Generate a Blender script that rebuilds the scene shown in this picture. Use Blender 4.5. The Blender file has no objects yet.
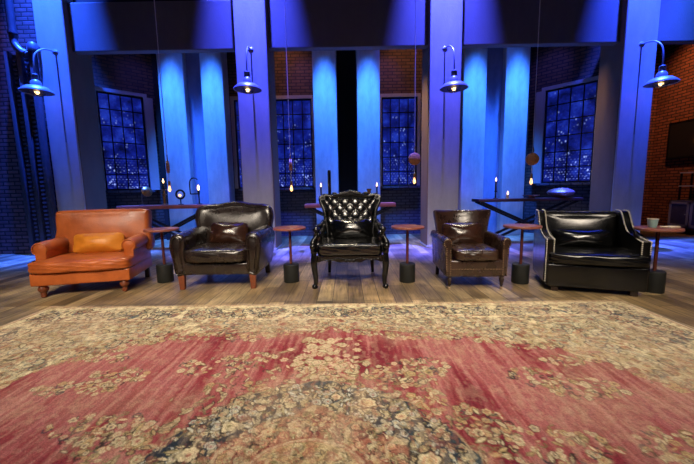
import bpy, bmesh, math, random
import numpy as np
from mathutils import Vector, Matrix, Euler
sc = bpy.context.scene
COL = sc.collection
PI = math.pi
R = math.radians
random.seed(7)

# ------------------------------------------------------------------ helpers
def srgb(r, g, b):
    f = lambda c: (c/255/12.92) if c/255 <= .04045 else ((c/255+.055)/1.055)**2.4
    return (f(r), f(g), f(b), 1)

class NT:
    def __init__(s, name):
        s.m = bpy.data.materials.new(name); s.m.use_nodes = True
        s.t = s.m.node_tree; s.n = s.t.nodes
        s.b = s.n['Principled BSDF']
    def add(s, kind, **kw):
        n = s.n.new(kind)
        for k, v in kw.items():
            if k in n.inputs.keys(): n.inputs[k].default_value = v
            else: setattr(n, k, v)
        return n
    def link(s, a, ao, b, bi): s.t.links.new(a.outputs[ao], b.inputs[bi])
    def ramp(s, src, so, stops, interp='LINEAR'):
        r = s.n.new('ShaderNodeValToRGB'); r.color_ramp.interpolation = interp
        e = r.color_ramp.elements
        while len(e) < len(stops): e.new(.5)
        for i, (p, c) in enumerate(stops): e[i].position = p; e[i].color = c
        s.link(src, so, r, 'Fac'); return r
    def coords(s, out='Object', scale=(1, 1, 1), loc=(0, 0, 0), rot=(0, 0, 0)):
        c = s.n.new('ShaderNodeTexCoord'); m = s.n.new('ShaderNodeMapping')
        m.inputs['Scale'].default_value = scale; m.inputs['Location'].default_value = loc
        m.inputs['Rotation'].default_value = rot
        s.link(c, out, m, 'Vector'); return m
    def bump(s, src, so, strength=.2, dist=.01):
        b = s.n.new('ShaderNodeBump'); b.inputs['Strength'].default_value = strength
        b.inputs['Distance'].default_value = dist
        s.link(src, so, b, 'Height'); s.link(b, 'Normal', s.b, 'Normal'); return b

def simple(name, col, rough=.5, metal=0, var=.12, scale=14, bump=0., coat=0, spec=.5):
    t = NT(name); b = t.b
    b.inputs['Roughness'].default_value = rough; b.inputs['Metallic'].default_value = metal
    b.inputs['Coat Weight'].default_value = coat; b.inputs['Specular IOR Level'].default_value = spec
    mp = t.coords(scale=(scale,)*3)
    nz = t.add('ShaderNodeTexNoise', Scale=1., Detail=4.); t.link(mp, 'Vector', nz, 'Vector')
    lo = tuple(c*(1-var) for c in col[:3])+(1,); hi = tuple(min(1, c*(1+var)) for c in col[:3])+(1,)
    r = t.ramp(nz, 'Fac', [(.3, lo), (.7, hi)]); t.link(r, 'Color', b, 'Base Color')
    if bump: t.bump(nz, 'Fac', bump, .01)
    return t.m

def leather(name, col, col2, rough=.3, spec=.5, bump=.25, coat=.0):
    t = NT(name); b = t.b
    b.inputs['Specular IOR Level'].default_value = spec
    b.inputs['Coat Weight'].default_value = coat; b.inputs['Coat Roughness'].default_value = .15
    mp = t.coords()
    big = t.add('ShaderNodeTexNoise', Scale=5., Detail=5., Roughness=.6); t.link(mp, 'Vector', big, 'Vector')
    r = t.ramp(big, 'Fac', [(.3, col2), (.65, col)]); t.link(r, 'Color', b, 'Base Color')
    rr = t.ramp(big, 'Fac', [(.3, (rough*.8,)*3+(1,)), (.7, (rough*1.25,)*3+(1,))]); t.link(rr, 'Color', b, 'Roughness')
    vo = t.add('ShaderNodeTexVoronoi', Scale=160.); t.link(mp, 'Vector', vo, 'Vector')
    wr = t.add('ShaderNodeTexNoise', Scale=16., Detail=6., Distortion=1.2); t.link(mp, 'Vector', wr, 'Vector')
    ad = t.add('ShaderNodeMath', operation='MULTIPLY_ADD'); ad.inputs[1].default_value = .12
    t.link(vo, 'Distance', ad, 0); t.link(wr, 'Fac', ad, 2)
    t.bump(ad, 'Value', bump, .012)
    return t.m

def emis(name, col, strength):
    t = NT(name); t.b.inputs['Base Color'].default_value = col
    t.b.inputs['Emission Color'].default_value = col; t.b.inputs['Emission Strength'].default_value = strength
    return t.m

def obj(name, bm, mat, parent=None, loc=None, rot=None, smooth=True):
    me = bpy.data.meshes.new(name)
    bmesh.ops.recalc_face_normals(bm, faces=bm.faces[:])
    if smooth:
        for f in bm.faces: f.smooth = True
        for e in bm.edges:
            if len(e.link_faces) == 2 and e.calc_face_angle(0) > R(38): e.smooth = False
    bm.to_mesh(me); bm.free()
    o = bpy.data.objects.new(name, me); COL.objects.link(o)
    if mat: me.materials.append(mat)
    if parent: o.parent = parent
    if loc is not None: o.location = loc
    if rot is not None: o.rotation_euler = rot
    return o

def tag(o, label=None, cat=None, group=None, kind=None):
    if label: o['label'] = label
    if cat: o['category'] = cat
    if group: o['group'] = group
    if kind: o['kind'] = kind
    return o

def thing(name, label, cat, loc=(0, 0, 0), rz=0, group=None):
    o = bpy.data.objects.new(name, None); COL.objects.link(o)
    o.location = loc; o.rotation_euler = (0, 0, rz); o.empty_display_size = .1
    return tag(o, label, cat, group)

def B(): return bmesh.new()

def xf(bm, vs, M):
    for v in vs: v.co = M @ v.co

def box(bm, c, s, r=0., seg=2, M=None):
    t = B(); bmesh.ops.create_cube(t, size=1)
    for v in t.verts: v.co = Vector((v.co.x*s[0], v.co.y*s[1], v.co.z*s[2]))
    if r: bmesh.ops.bevel(t, geom=t.edges[:], offset=r, segments=seg, profile=.6, affect='EDGES')
    T = Matrix.Translation(c)
    if M: T = M @ T
    for v in t.verts: v.co = T @ v.co
    me = bpy.data.meshes.new('tmp'); t.to_mesh(me); t.free(); bm.from_mesh(me); bpy.data.meshes.remove(me)
    return bm

def super_cushion(bm, c, s, k=6, n=14, puff=(0, 0, 0), pinch=0, wrinkle=0, seed=0, M=None, sag=0):
    """rounded, stuffed block; puff bulges each pair of faces, pinch thins the rim of the y-axis thickness"""
    t = B(); bmesh.ops.create_cube(t, size=2)
    bmesh.ops.subdivide_edges(t, edges=t.edges[:], cuts=n, use_grid_fill=True)
    rnd = random.Random(seed); ph = [rnd.uniform(0, 6.28) for _ in range(8)]
    for v in t.verts:
        p = v.co
        d = (abs(p.x)**k+abs(p.y)**k+abs(p.z)**k)**(1/k)
        q = p/d
        x, y, z = q
        bx = 1+puff[0]*(1-y*y)*(1-z*z); by = 1+puff[1]*(1-x*x)*(1-z*z); bz = 1+puff[2]*(1-x*x)*(1-y*y)
        if pinch:
            e = max(abs(x), abs(z)); y *= (1-pinch*e**3)
            g = 1-.06*(1-abs(x*z))*pinch*2*0
            cx = 1+.05*(abs(x*z)) ; bx *= cx; bz *= cx
        w = 0
        if wrinkle:
            w = wrinkle*(math.sin(9*x+ph[0]+3*z)*math.sin(7*z+ph[1]+2*y)+.6*math.sin(17*x+ph[2]-8*z+5*y)*math.sin(6*y+ph[3]+4*x))
        z2 = z*bz
        if sag and z > 0: z2 -= sag*(1-x*x)*(1-y*y)
        v.co = Vector((x*bx*s[0]/2*(1+w), y*by*s[1]/2*(1+w*2), z2*s[2]/2*(1+w)))
    T = Matrix.Translation(c)
    if M is not None: T = M if c is None else T @ M
    for v in t.verts: v.co = T @ v.co
    me = bpy.data.meshes.new('tmp'); t.to_mesh(me); t.free(); bm.from_mesh(me); bpy.data.meshes.remove(me)
    return bm

def spl(pts, n=6, closed=True):
    P = [Vector(p) for p in pts]; N = len(P); out = []
    rng = range(N) if closed else range(N-1)
    for i in rng:
        if closed: a, b, c, d = P[i-1], P[i], P[(i+1) % N], P[(i+2) % N]
        else: a, b, c, d = P[max(i-1, 0)], P[i], P[i+1], P[min(i+2, N-1)]
        for j in range(n):
            t = j/n
            out.append(.5*((2*b)+(-a+c)*t+(2*a-5*b+4*c-d)*t*t+(-a+3*b-3*c+d)*t**3))
    if not closed: out.append(P[-1])
    return out

def slab(bm, outline, t, r, fmap, bulge=0., bulge_back=0., nr=3, rings=(.92, .82, .7, .56, .42, .28, .14)):
    """outline (CCW, star-shaped) thickened along c with rounded rim radius r and a padded face"""
    P = [Vector((p[0], p[1])) for p in outline]; N = len(P)
    area = sum(P[i-1].x*P[i].y-P[i].x*P[i-1].y for i in range(N))
    if area < 0: P.reverse()
    nrm = []
    for i in range(N):
        d = (P[(i+1) % N]-P[i-1]); d = Vector((d.y, -d.x))
        nrm.append(d.normalized() if d.length else Vector((0, 0)))
    cen = sum(P, Vector((0, 0)))/N
    R_ = []
    def ring(pts, cs): R_.append([bm.verts.new(fmap(p.x, p.y, c)) for p, c in zip(pts, cs)])
    ins = [p-n*r for p, n in zip(P, nrm)]
    x0, x1 = min(p.x for p in ins), max(p.x for p in ins); y0, y1 = min(p.y for p in ins), max(p.y for p in ins)
    def puff(p):
        a, b = (2*p.x-x0-x1)/(x1-x0), (2*p.y-y0-y1)/(y1-y0); return max(0, 1-a*a)*max(0, 1-b*b)
    for s in reversed(rings):
        q = [cen+(p-cen)*s for p in ins]; ring(q, [-t/2-bulge*puff(p)*min(1, (1-s)*4) for p in q])
    for j in range(nr+1):
        a = PI/2*j/nr
        ring([p-n*r*(1-math.sin(a)) for p, n in zip(P, nrm)], [-t/2+r*(1-math.cos(a))]*N)
    for j in range(nr+1):
        a = PI/2*(1-j/nr)
        ring([p-n*r*(1-math.sin(a)) for p, n in zip(P, nrm)], [t/2-r*(1-math.cos(a))]*N)
    for s in rings:
        q = [cen+(p-cen)*s for p in ins]; ring(q, [t/2+bulge_back*puff(p)*min(1, (1-s)*4) for p in q])
    for A, C_ in zip(R_[:-1], R_[1:]):
        for i in range(N):
            j = (i+1) % N
            try: bm.faces.new((A[i], A[j], C_[j], C_[i]))
            except ValueError: pass
    f = bm.verts.new(fmap(cen.x, cen.y, -t/2-bulge*puff(cen))); g = bm.verts.new(fmap(cen.x, cen.y, t/2+bulge_back*puff(cen)))
    for i in range(N):
        j = (i+1) % N
        bm.faces.new((f, R_[0][j], R_[0][i])); bm.faces.new((g, R_[-1][i], R_[-1][j]))
    return bm

def sweep(bm, pts, rad, seg=10, cap=True, flat=None):
    P = [Vector(p) for p in pts]; N = len(P)
    if not hasattr(rad, '__len__'): rad = [rad]*N
    T = []
    for i in range(N):
        d = P[min(i+1, N-1)]-P[max(i-1, 0)]; T.append(d.normalized())
    up = Vector((0, 0, 1)) if abs(T[0].z) < .9 else Vector((1, 0, 0))
    u = T[0].cross(up).normalized(); rings = []
    for i in range(N):
        u = (u-T[i]*u.dot(T[i])).normalized(); w = T[i].cross(u)
        ring = []
        for k in range(seg):
            a = 2*PI*k/seg
            ring.append(bm.verts.new(P[i]+(u*math.cos(a)+w*math.sin(a)*(flat or 1))*rad[i]))
        rings.append(ring)
    for A, C_ in zip(rings[:-1], rings[1:]):
        for k in range(seg): bm.faces.new((A[k], A[(k+1) % seg], C_[(k+1) % seg], C_[k]))
    if cap:
        bm.faces.new(rings[0][::-1]); bm.faces.new(rings[-1])
    return bm

def lathe(bm, prof, seg=20, M=None):
    rings = []
    for r, z in prof:
        rings.append([bm.verts.new(Vector((r*math.cos(2*PI*k/seg), r*math.sin(2*PI*k/seg), z))) for k in range(seg)] if r > 1e-6 else [bm.verts.new(Vector((0, 0, z)))])
    new = [v for rg in rings for v in rg]
    for A, C_ in zip(rings[:-1], rings[1:]):
        for k in range(seg):
            j = (k+1) % seg
            if len(A) == 1 and len(C_) == 1: continue
            if len(A) == 1: bm.faces.new((A[0], C_[j], C_[k]))
            elif len(C_) == 1: bm.faces.new((A[k], A[j], C_[0]))
            else: bm.faces.new((A[k], A[j], C_[j], C_[k]))
    if len(rings[0]) > 1: bm.faces.new(rings[0][::-1])
    if len(rings[-1]) > 1: bm.faces.new(rings[-1])
    if M is not None:
        for v in new: v.co = M @ v.co
    return bm

def ball(bm, c, r, s=(1, 1, 1), u=10, v=7):
    M = Matrix.Translation(c) @ Matrix.Diagonal((r*s[0], r*s[1], r*s[2], 1))
    bmesh.ops.create_uvsphere(bm, u_segments=u, v_segments=v, radius=1, matrix=M); return bm

def bar(bm, a, b, w, t, up=(0, 1, 0)):
    """flat bar from a to b, width w along 'up' cross direction"""
    a, b = Vector(a), Vector(b); d = (b-a); L = d.length; z = d.normalized()
    y = Vector(up); y = (y-z*y.dot(z)).normalized(); x = y.cross(z)
    M = Matrix((x, y, z)).transposed().to_4x4(); M.translation = (a+b)/2
    box(bm, (0, 0, 0), (w, t, L), .003, 1, M); return bm

# ------------------------------------------------------------------ materials
M = {}
# neutral painted plaster (pillars and pilasters)
def plaster(name, col, var=.18, rough=.75):
    t = NT(name); b = t.b; b.inputs['Roughness'].default_value = rough
    mp = t.coords(scale=(1, 1, .35))
    n1 = t.add('ShaderNodeTexNoise', Scale=6., Detail=8., Roughness=.65); t.link(mp, 'Vector', n1, 'Vector')
    lo = tuple(c*(1-var) for c in col[:3])+(1,)
    r = t.ramp(n1, 'Fac', [(.32, lo), (.66, col)]); t.link(r, 'Color', b, 'Base Color')
    n2 = t.add('ShaderNodeTexNoise', Scale=60., Detail=6.); t.link(mp, 'Vector', n2, 'Vector')
    t.bump(n2, 'Fac', .25, .01)
    return t.m
M['pillar'] = plaster('painted_plaster', srgb(176, 174, 172))
M['pilaster'] = plaster('weathered_plaster', srgb(170, 178, 182), .3)
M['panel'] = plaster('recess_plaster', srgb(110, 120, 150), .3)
M['flank'] = plaster('shaded_flank_tone', srgb(116, 92, 70), .15, .8)  # shade of the pillar sides put into the colour, damping blue bounce
M['beam'] = plaster('dark_plaster', srgb(108, 105, 104), .1, .8)
M['dark'] = simple('black_paint', srgb(14, 14, 17), .8)
M['frame_wall'] = plaster('window_surround_paint', srgb(168, 164, 162), .15)

def brick(name, c1, c2, mortar, bw=.22, rh=.075, bump=.6, rough=.85, ms=.012):
    t = NT(name); b = t.b; b.inputs['Roughness'].default_value = rough
    tc = t.n.new('ShaderNodeTexCoord'); sp = t.n.new('ShaderNodeSeparateXYZ'); cb = t.n.new('ShaderNodeCombineXYZ')
    t.link(tc, 'Object', sp, 'Vector'); t.link(sp, 'X', cb, 'X'); t.link(sp, 'Z', cb, 'Y')
    br = t.add('ShaderNodeTexBrick', Color1=c1, Color2=c2, Mortar=mortar, Scale=1.)
    br.inputs['Brick Width'].default_value = bw; br.inputs['Row Height'].default_value = rh
    br.inputs['Mortar Size'].default_value = ms; br.inputs['Bias'].default_value = -.2
    t.link(cb, 'Vector', br, 'Vector')
    nz = t.add('ShaderNodeTexNoise', Scale=9., Detail=6.); t.link(tc, 'Object', nz, 'Vector')
    mx = t.add('ShaderNodeMix', data_type='RGBA', blend_type='MULTIPLY'); mx.inputs[0].default_value = .6
    rp = t.ramp(nz, 'Fac', [(.3, (.5, .5, .5, 1)), (.7, (1, 1, 1, 1))])
    t.t.links.new(br.outputs['Color'], mx.inputs[6]); t.t.links.new(rp.outputs['Color'], mx.inputs[7])
    t.t.links.new(mx.outputs[2], b.inputs['Base Color'])
    iv = t.add('ShaderNodeMath', operation='SUBTRACT'); iv.inputs[0].default_value = 1.; t.link(br, 'Fac', iv, 1)
    t.bump(iv, 'Value', bump, .02)
    return t.m
M['brick'] = brick('brown_brick', srgb(104, 78, 62), srgb(80, 58, 48), srgb(52, 44, 42))
M['brick_red'] = brick('red_brick', srgb(150, 84, 56), srgb(112, 58, 40), srgb(50, 36, 32))
M['brick_left'] = brick('plum_brick', srgb(120, 92, 98), srgb(88, 66, 74), srgb(40, 32, 36))
M['brick_grey'] = brick('slate_painted_brick', srgb(72, 72, 82), srgb(58, 58, 68), srgb(38, 38, 46), bump=.3)

def wood_floor():
    t = NT('plank_floor'); b = t.b
    tc = t.n.new('ShaderNodeTexCoord'); sp = t.n.new('ShaderNodeSeparateXYZ'); cb = t.n.new('ShaderNodeCombineXYZ')
    t.link(tc, 'Object', sp, 'Vector'); t.link(sp, 'Y', cb, 'X'); t.link(sp, 'X', cb, 'Y')
    br = t.add('ShaderNodeTexBrick', Color1=(0, 0, 0, 1), Color2=(1, 1, 1, 1), Mortar=(.5, .5, .5, 1), Scale=1.)
    br.offset = .37; br.offset_frequency = 3
    br.inputs['Brick Width'].default_value = .85; br.inputs['Row Height'].default_value = .165
    br.inputs['Mortar Size'].default_value = .0035; br.inputs['Bias'].default_value = 0
    t.link(cb, 'Vector', br, 'Vector')
    # per-plank tone from the brick's own random mix
    tone = t.ramp(br, 'Color', [(0, srgb(100, 86, 62)), (.3, srgb(170, 146, 106)), (.55, srgb(138, 118, 84)), (.8, srgb(200, 178, 134)), (1, srgb(150, 134, 104))])
    mp = t.n.new('ShaderNodeMapping'); mp.inputs['Scale'].default_value = (30, 2.2, 1); t.link(tc, 'Object', mp, 'Vector')
    gr = t.add('ShaderNodeTexNoise', Scale=1., Detail=8., Roughness=.7, Distortion=.6); t.link(mp, 'Vector', gr, 'Vector')
    gr2 = t.add('ShaderNodeTexNoise', Scale=1.7, Detail=4.); t.link(tc, 'Object', gr2, 'Vector')
    grr = t.ramp(gr, 'Fac', [(.32, (.22, .2, .19, 1)), (.58, (1.1, 1.07, 1.02, 1))])
    gr2r = t.ramp(gr2, 'Fac', [(.38, (.5, .5, .53, 1)), (.62, (1.12, 1.08, 1.02, 1))])
    m1 = t.add('ShaderNodeMix', data_type='RGBA', blend_type='MULTIPLY'); m1.inputs[0].default_value = .85
    t.t.links.new(tone.outputs[0], m1.inputs[6]); t.t.links.new(grr.outputs[0], m1.inputs[7])
    m3 = t.add('ShaderNodeMix', data_type='RGBA', blend_type='MULTIPLY'); m3.inputs[0].default_value = 1.
    t.t.links.new(m1.outputs[2], m3.inputs[6]); t.t.links.new(gr2r.outputs[0], m3.inputs[7])
    m2 = t.add('ShaderNodeMix', data_type='RGBA', blend_type='MIX')
    t.link(br, 'Fac', m2, 0); t.t.links.new(m3.outputs[2], m2.inputs[6]); m2.inputs[7].default_value = srgb(38, 28, 20)
    t.t.links.new(m2.outputs[2], b.inputs['Base Color'])
    b.inputs['Roughness'].default_value = .42
    iv = t.add('ShaderNodeMath', operation='MULTIPLY_ADD'); iv.inputs[1].default_value = -1.2; t.link(br, 'Fac', iv, 0); t.link(gr, 'Fac', iv, 2)
    t.bump(iv, 'Value', .2, .006)
    return t.m
M['floor'] = wood_floor()

def pane_mat():
    """old seeded glass with a blurred night city glowing behind it"""
    t = NT('night_window_glass'); b = t.b
    tc = t.n.new('ShaderNodeTexCoord'); sp = t.n.new('ShaderNodeSeparateXYZ'); t.link(tc, 'Object', sp, 'Vector')
    ob = t.n.new('ShaderNodeObjectInfo')
    off = t.add('ShaderNodeVectorMath', operation='MULTIPLY_ADD'); off.inputs[1].default_value = (7, 7, 7)
    t.link(ob, 'Location', off, 0); t.link(tc, 'Object', off, 2)
    n = t.add('ShaderNodeTexNoise', Scale=3.2, Detail=5., Roughness=.65); t.link(off, 'Vector', n, 'Vector')
    base = t.ramp(n, 'Fac', [(.34, (.002, .004, .05, 1)), (.52, (.006, .014, .26, 1)), (.7, (.02, .055, .62, 1))])
    mp = t.n.new('ShaderNodeMapping'); mp.inputs['Scale'].default_value = (1, 1, .7); t.link(off, 'Vector', mp, 'Vector')
    v = t.add('ShaderNodeTexVoronoi', Scale=15.); t.link(mp, 'Vector', v, 'Vector')
    v.inputs['Randomness'].default_value = 1.
    sp1 = t.ramp(v, 'Distance', [(.10, (1, 1, 1, 1)), (.34, (0, 0, 0, 1))])
    n2 = t.add('ShaderNodeTexNoise', Scale=5., Detail=2.); t.link(off, 'Vector', n2, 'Vector')
    ms = t.ramp(n2, 'Fac', [(.5, (0, 0, 0, 1)), (.66, (1, 1, 1, 1))])
    hg = t.add('ShaderNodeMapRange'); hg.inputs[1].default_value = 0; hg.inputs[2].default_value = 1.9
    hg.inputs[3].default_value = 1.3; hg.inputs[4].default_value = .14; t.link(sp, 'Z', hg, 0)
    a = t.add('ShaderNodeMath', operation='MULTIPLY'); t.link(sp1, 'Color', a, 0); t.link(ms, 'Color', a, 1)
    c = t.add('ShaderNodeMath', operation='MULTIPLY'); t.link(a, 'Value', c, 0); t.link(hg, 'Result', c, 1)
    mx = t.add('ShaderNodeMix', data_type='RGBA', blend_type='ADD'); t.link(c, 'Value', mx, 0)
    t.t.links.new(base.outputs[0], mx.inputs[6]); mx.inputs[7].default_value = (.55, .75, 1.6, 1)
    # tower blocks of lit windows low in the view
    br = t.add('ShaderNodeTexBrick', Color1=(0, 0, 0, 1), Color2=(.26, .36, .95, 1), Mortar=(0, 0, 0, 1), Scale=1.)
    br.inputs['Brick Width'].default_value = .07; br.inputs['Row Height'].default_value = .055; br.inputs['Bias'].default_value = -.1
    cb = t.n.new('ShaderNodeCombineXYZ'); t.link(sp, 'X', cb, 'X'); t.link(sp, 'Z', cb, 'Y'); t.link(cb, 'Vector', br, 'Vector')
    lo = t.add('ShaderNodeMapRange'); lo.inputs[1].default_value = .15; lo.inputs[2].default_value = .8
    lo.inputs[3].default_value = 1.0; lo.inputs[4].default_value = .0; t.link(sp, 'Z', lo, 0)
    m2 = t.add('ShaderNodeMix', data_type='RGBA', blend_type='ADD'); t.link(lo, 'Result', m2, 0)
    t.t.links.new(mx.outputs[2], m2.inputs[6]); t.t.links.new(br.outputs['Color'], m2.inputs[7])
    t.t.links.new(m2.outputs[2], b.inputs['Emission Color']); b.inputs['Emission Strength'].default_value = .75
    b.inputs['Base Color'].default_value = (.004, .006, .02, 1); b.inputs['Roughness'].default_value = .4; b.inputs['Specular IOR Level'].default_value = .15
    t.bump(n, 'Fac', .15, .02)
    return t.m
M['pane'] = pane_mat()

M['orange'] = leather('tan_orange_leather', srgb(188, 98, 42), srgb(148, 70, 26), .36, .5, .2)
M['orange_light'] = leather('golden_leather', srgb(214, 136, 42), srgb(186, 108, 28), .38, .45, .35)
M['brown'] = leather('dark_brown_leather', srgb(36, 25, 20), srgb(22, 15, 12), .25, .85, .05)
M['brown2'] = leather('chestnut_brown_leather', srgb(54, 33, 22), srgb(32, 19, 13), .27, .85, .08)
M['brown_gloss'] = leather('glossy_brown_leather', srgb(56, 32, 21), srgb(32, 17, 11), .2, .85, .2)
M['black'] = leather('black_leather', srgb(9, 9, 9), srgb(5, 5, 5), .22, .55, .05)
M['black_gloss'] = leather('glossy_black_leather', srgb(8, 8, 8), srgb(4, 4, 4), .2, .9, .08, .1)
M['lacquer'] = simple('black_lacquer', srgb(7, 7, 7), .22, 0, .1, 20, 0, .1)
M['nail'] = simple('polished_nailhead', srgb(205, 198, 182), .35, .3)
M['nail_dull'] = simple('brass_nailhead', srgb(160, 134, 104), .35, .4)
M['leg_wood'] = simple('turned_leg_wood', srgb(120, 62, 34), .35, 0, .25, 22)
M['leg_orange'] = simple('amber_leg_wood', srgb(112, 56, 30), .4, 0, .2, 22)
M['leg_dark'] = simple('dark_leg_wood', srgb(44, 28, 20), .35, 0, .2, 22)
M['redwood'] = simple('reddish_table_wood', srgb(134, 78, 64), .34, 0, .2, 9)
M['copper'] = simple('copper_pole', srgb(120, 66, 56), .35, .7, .1)
M['base_green'] = simple('dark_green_base_paint', srgb(20, 23, 22), .6, 0, .12)
M['console_top'] = simple('rust_console_wood', srgb(130, 68, 48), .45, 0, .25, 7)
M['console_dark'] = simple('dark_console_wood', srgb(56, 32, 28), .4, 0, .25, 7)
M['iron'] = simple('black_iron', srgb(26, 26, 30), .5, .6, .2)
M['steel_blue'] = simple('painted_steel', srgb(74, 76, 88), .45, .3, .15)
M['lamp_metal'] = simple('galvanised_lamp_metal', srgb(128, 128, 134), .4, .35, .12)
M['lamp_inner'] = simple('lamp_inner_enamel', srgb(40, 36, 36), .5, .2)
M['bulb'] = emis('bulb_glow', (1, .62, .26, 1), 5)
M['bulb_soft'] = emis('edison_glow', (1, .5, .18, 1), 2.2)
M['flame'] = emis('flame_glow', (1, .58, .22, 1), 4)
M['cord'] = simple('grey_cord', srgb(196, 190, 180), .7)
M['disc'] = simple('pulley_wood', srgb(160, 98, 48), .5, 0, .25, 30)
M['brass'] = simple('aged_brass', srgb(150, 112, 66), .35, .9, .2)
M['wax'] = simple('black_candle_wax', srgb(24, 22, 24), .5)
M['wax_pale'] = simple('ivory_wax', srgb(200, 176, 140), .5)
M['copper_dish'] = simple('copper_dish_metal', srgb(172, 104, 80), .3, .9, .15)
M['pewter'] = simple('pewter_bowl_metal', srgb(128, 92, 92), .42, .5, .4, 40)
M['cup'] = simple('pale_teal_ceramic', srgb(138, 170, 168), .3, 0, .1)
M['paper'] = simple('ivory_paper', srgb(214, 196, 168), .7, 0, .05)
M['cab'] = simple('grey_cabinet_paint', srgb(86, 86, 104), .5, 0, .12)

def canvas():
    t = NT('dark_abstract_canvas'); b = t.b; b.inputs['Roughness'].default_value = .6
    mp = t.coords()
    n = t.add('ShaderNodeTexNoise', Scale=5., Detail=7., Distortion=2.); t.link(mp, 'Vector', n, 'Vector')
    gl = t.add('ShaderNodeTexGradient', gradient_type='SPHERICAL')
    m2 = t.coords(scale=(2.6, 1, 3.2), loc=(-.15, 0, .2)); t.link(m2, 'Vector', gl, 'Vector')
    ml = t.add('ShaderNodeMath', operation='MULTIPLY'); t.link(n, 'Fac', ml, 0); t.link(gl, 'Fac', ml, 1)
    r = t.ramp(ml, 'Value', [(.05, srgb(22, 20, 20)), (.22, srgb(46, 38, 30)), (.33, srgb(150, 110, 60)), (.45, srgb(60, 50, 40))])
    t.link(r, 'Color', b, 'Base Color'); return t.m
M['canvas'] = canvas()

# ------------------------------------------------------------------ setting
def structure(name, bm, mat, loc=(0, 0, 0), rot=(0, 0, 0), parent=None, smooth=False):
    o = obj(name, bm, mat, parent, loc, rot, smooth)
    if not parent: o['kind'] = 'structure'
    return o

structure('floor', box(B(), (0, 3.4, -.05), (19, 11.2, .1)), M['floor'])

# back wall (slate painted brick to the sill, brown brick above), with openings covered by the windows
def wall_seg(name, x0, x1, z0, z1, y, mat, t=.12):
    return structure(name, box(B(), ((x1-x0)/2, t/2, (z1-z0)/2), (x1-x0, t, z1-z0)), mat, (x0, y, z0))
YB = 8.62
root = bpy.data.objects.new('wall_back', None); COL.objects.link(root); root['kind'] = 'structure'; root.location = (0, YB, 0)
def wpart(parent, name, x0, x1, z0, z1, mat, t=.12):
    return obj(name, box(B(), ((x1-x0)/2, t/2, (z1-z0)/2), (x1-x0, t, z1-z0)), mat, parent, (x0, 0, z0), None, False)
wpart(root, 'dado', -4.6, -.20, 0, 1.16, M['brick_grey']); wpart(root, 'dado', .30, 4.5, 0, 1.16, M['brick_grey'])
wpart(root, 'brickwork', -4.6, -.20, 1.16, 5.6, M['brick']); wpart(root, 'brickwork', .30, 4.5, 1.16, 5.6, M['brick'])
wpart(root, 'dark_recess', -.20, .30, 0, 5.6, M['dark'], .05).location.y = .5
for sx in (-.20, .30):
    o = obj('recess_side', box(B(), (0, .3, 2.8), (.02, .6, 5.6)), M['dark'], root, (sx, 0, 0), None, False)

def angled_wall(name, p0, p1, ztop=5.6):
    d = Vector(p1)-Vector(p0); L = d.length; rz = math.atan2(d.y, d.x)
    r = bpy.data.objects.new(name, None); COL.objects.link(r); r['kind'] = 'structure'
    r.location = (p0[0], p0[1], 0); r.rotation_euler = (0, 0, rz)
    wpart(r, 'dado', 0, L, 0, 1.16, M['brick_grey']); wpart(r, 'brickwork', 0, L, 1.16, ztop, M['brick'])
    return r, L, rz
WL0, WL1 = (-6.05, 7.09), (-4.42, 8.575)
WR0, WR1 = (4.42, 8.72), (5.90, 6.995)
wl, LL, rl = angled_wall('wall_left', WL0, WL1)
wr, LR, rr_ = angled_wall('wall_right', WR0, WR1)

# windows
wn = [0]
def window(loc, rz, w, h, cols=4, rows=6, jambs=(1, 1), fw=.075):
    """local: x along wall, -y toward the room, z from sill"""
    wn[0] += 1
    r = bpy.data.objects.new('window_%d' % wn[0], None); COL.objects.link(r); r['kind'] = 'structure'
    r.location = loc; r.rotation_euler = (0, 0, rz)
    obj('pane', box(B(), (w/2, -.02, h/2), (w, .02, h)), M['pane'], r, None, None, False)
    b = B()
    for i in range(1, cols): box(b, (w*i/cols, -.04, h/2), (.022, .03, h))
    for j in range(1, rows): box(b, (w/2, -.04, h*j/rows), (w, .03, .022))
    for x in (.015, w-.015): box(b, (x, -.045, h/2), (.04, .04, h))
    for z in (.015, h-.015): box(b, (w/2, -.045, z), (w, .04, .04))
    obj('glazing_bars', b, M['iron'], r, None, None, False)
    b = B()
    box(b, (w/2, -.06, h+fw/2), (w+2*fw, .12, fw))
    if jambs[0]: box(b, (-fw*jambs[0]/2, -.06, h/2), (fw*jambs[0], .12, h))
    if jambs[1]: box(b, (w+fw*jambs[1]/2, -.06, h/2), (fw*jambs[1], .12, h))
    obj('window_surround', b, M['frame_wall'], r, None, None, False)
    obj('window_sill', box(B(), (w/2, -.08, -.03), (w+2*fw, .17, .06), .008), M['brick_grey'], r, None, None, False)
    return r
ul = Vector((math.cos(rl), math.sin(rl))); ur = Vector((math.cos(rr_), math.sin(rr_)))
def along(p0, u, s): q = Vector(p0)+u*s; return (q.x, q.y, 1.24)
sL = (Vector((-5.44, 7.645))-Vector(WL0)).length
window(along(WL0, ul, sL), rl, .89, 2.15, jambs=(1, 2.6))
window((-2.72, YB, 1.24), 0, .95, 2.15)
window((-1.765, YB, 1.24), 0, .95, 2.15)
window((.90, YB, 1.24), 0, .88, 2.15)
sR = (Vector((4.80, 8.28))-Vector(WR0)).length
window(along(WR0, ur, sR), rr_, 1.02, 2.15, jambs=(2.6, 1))

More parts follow.
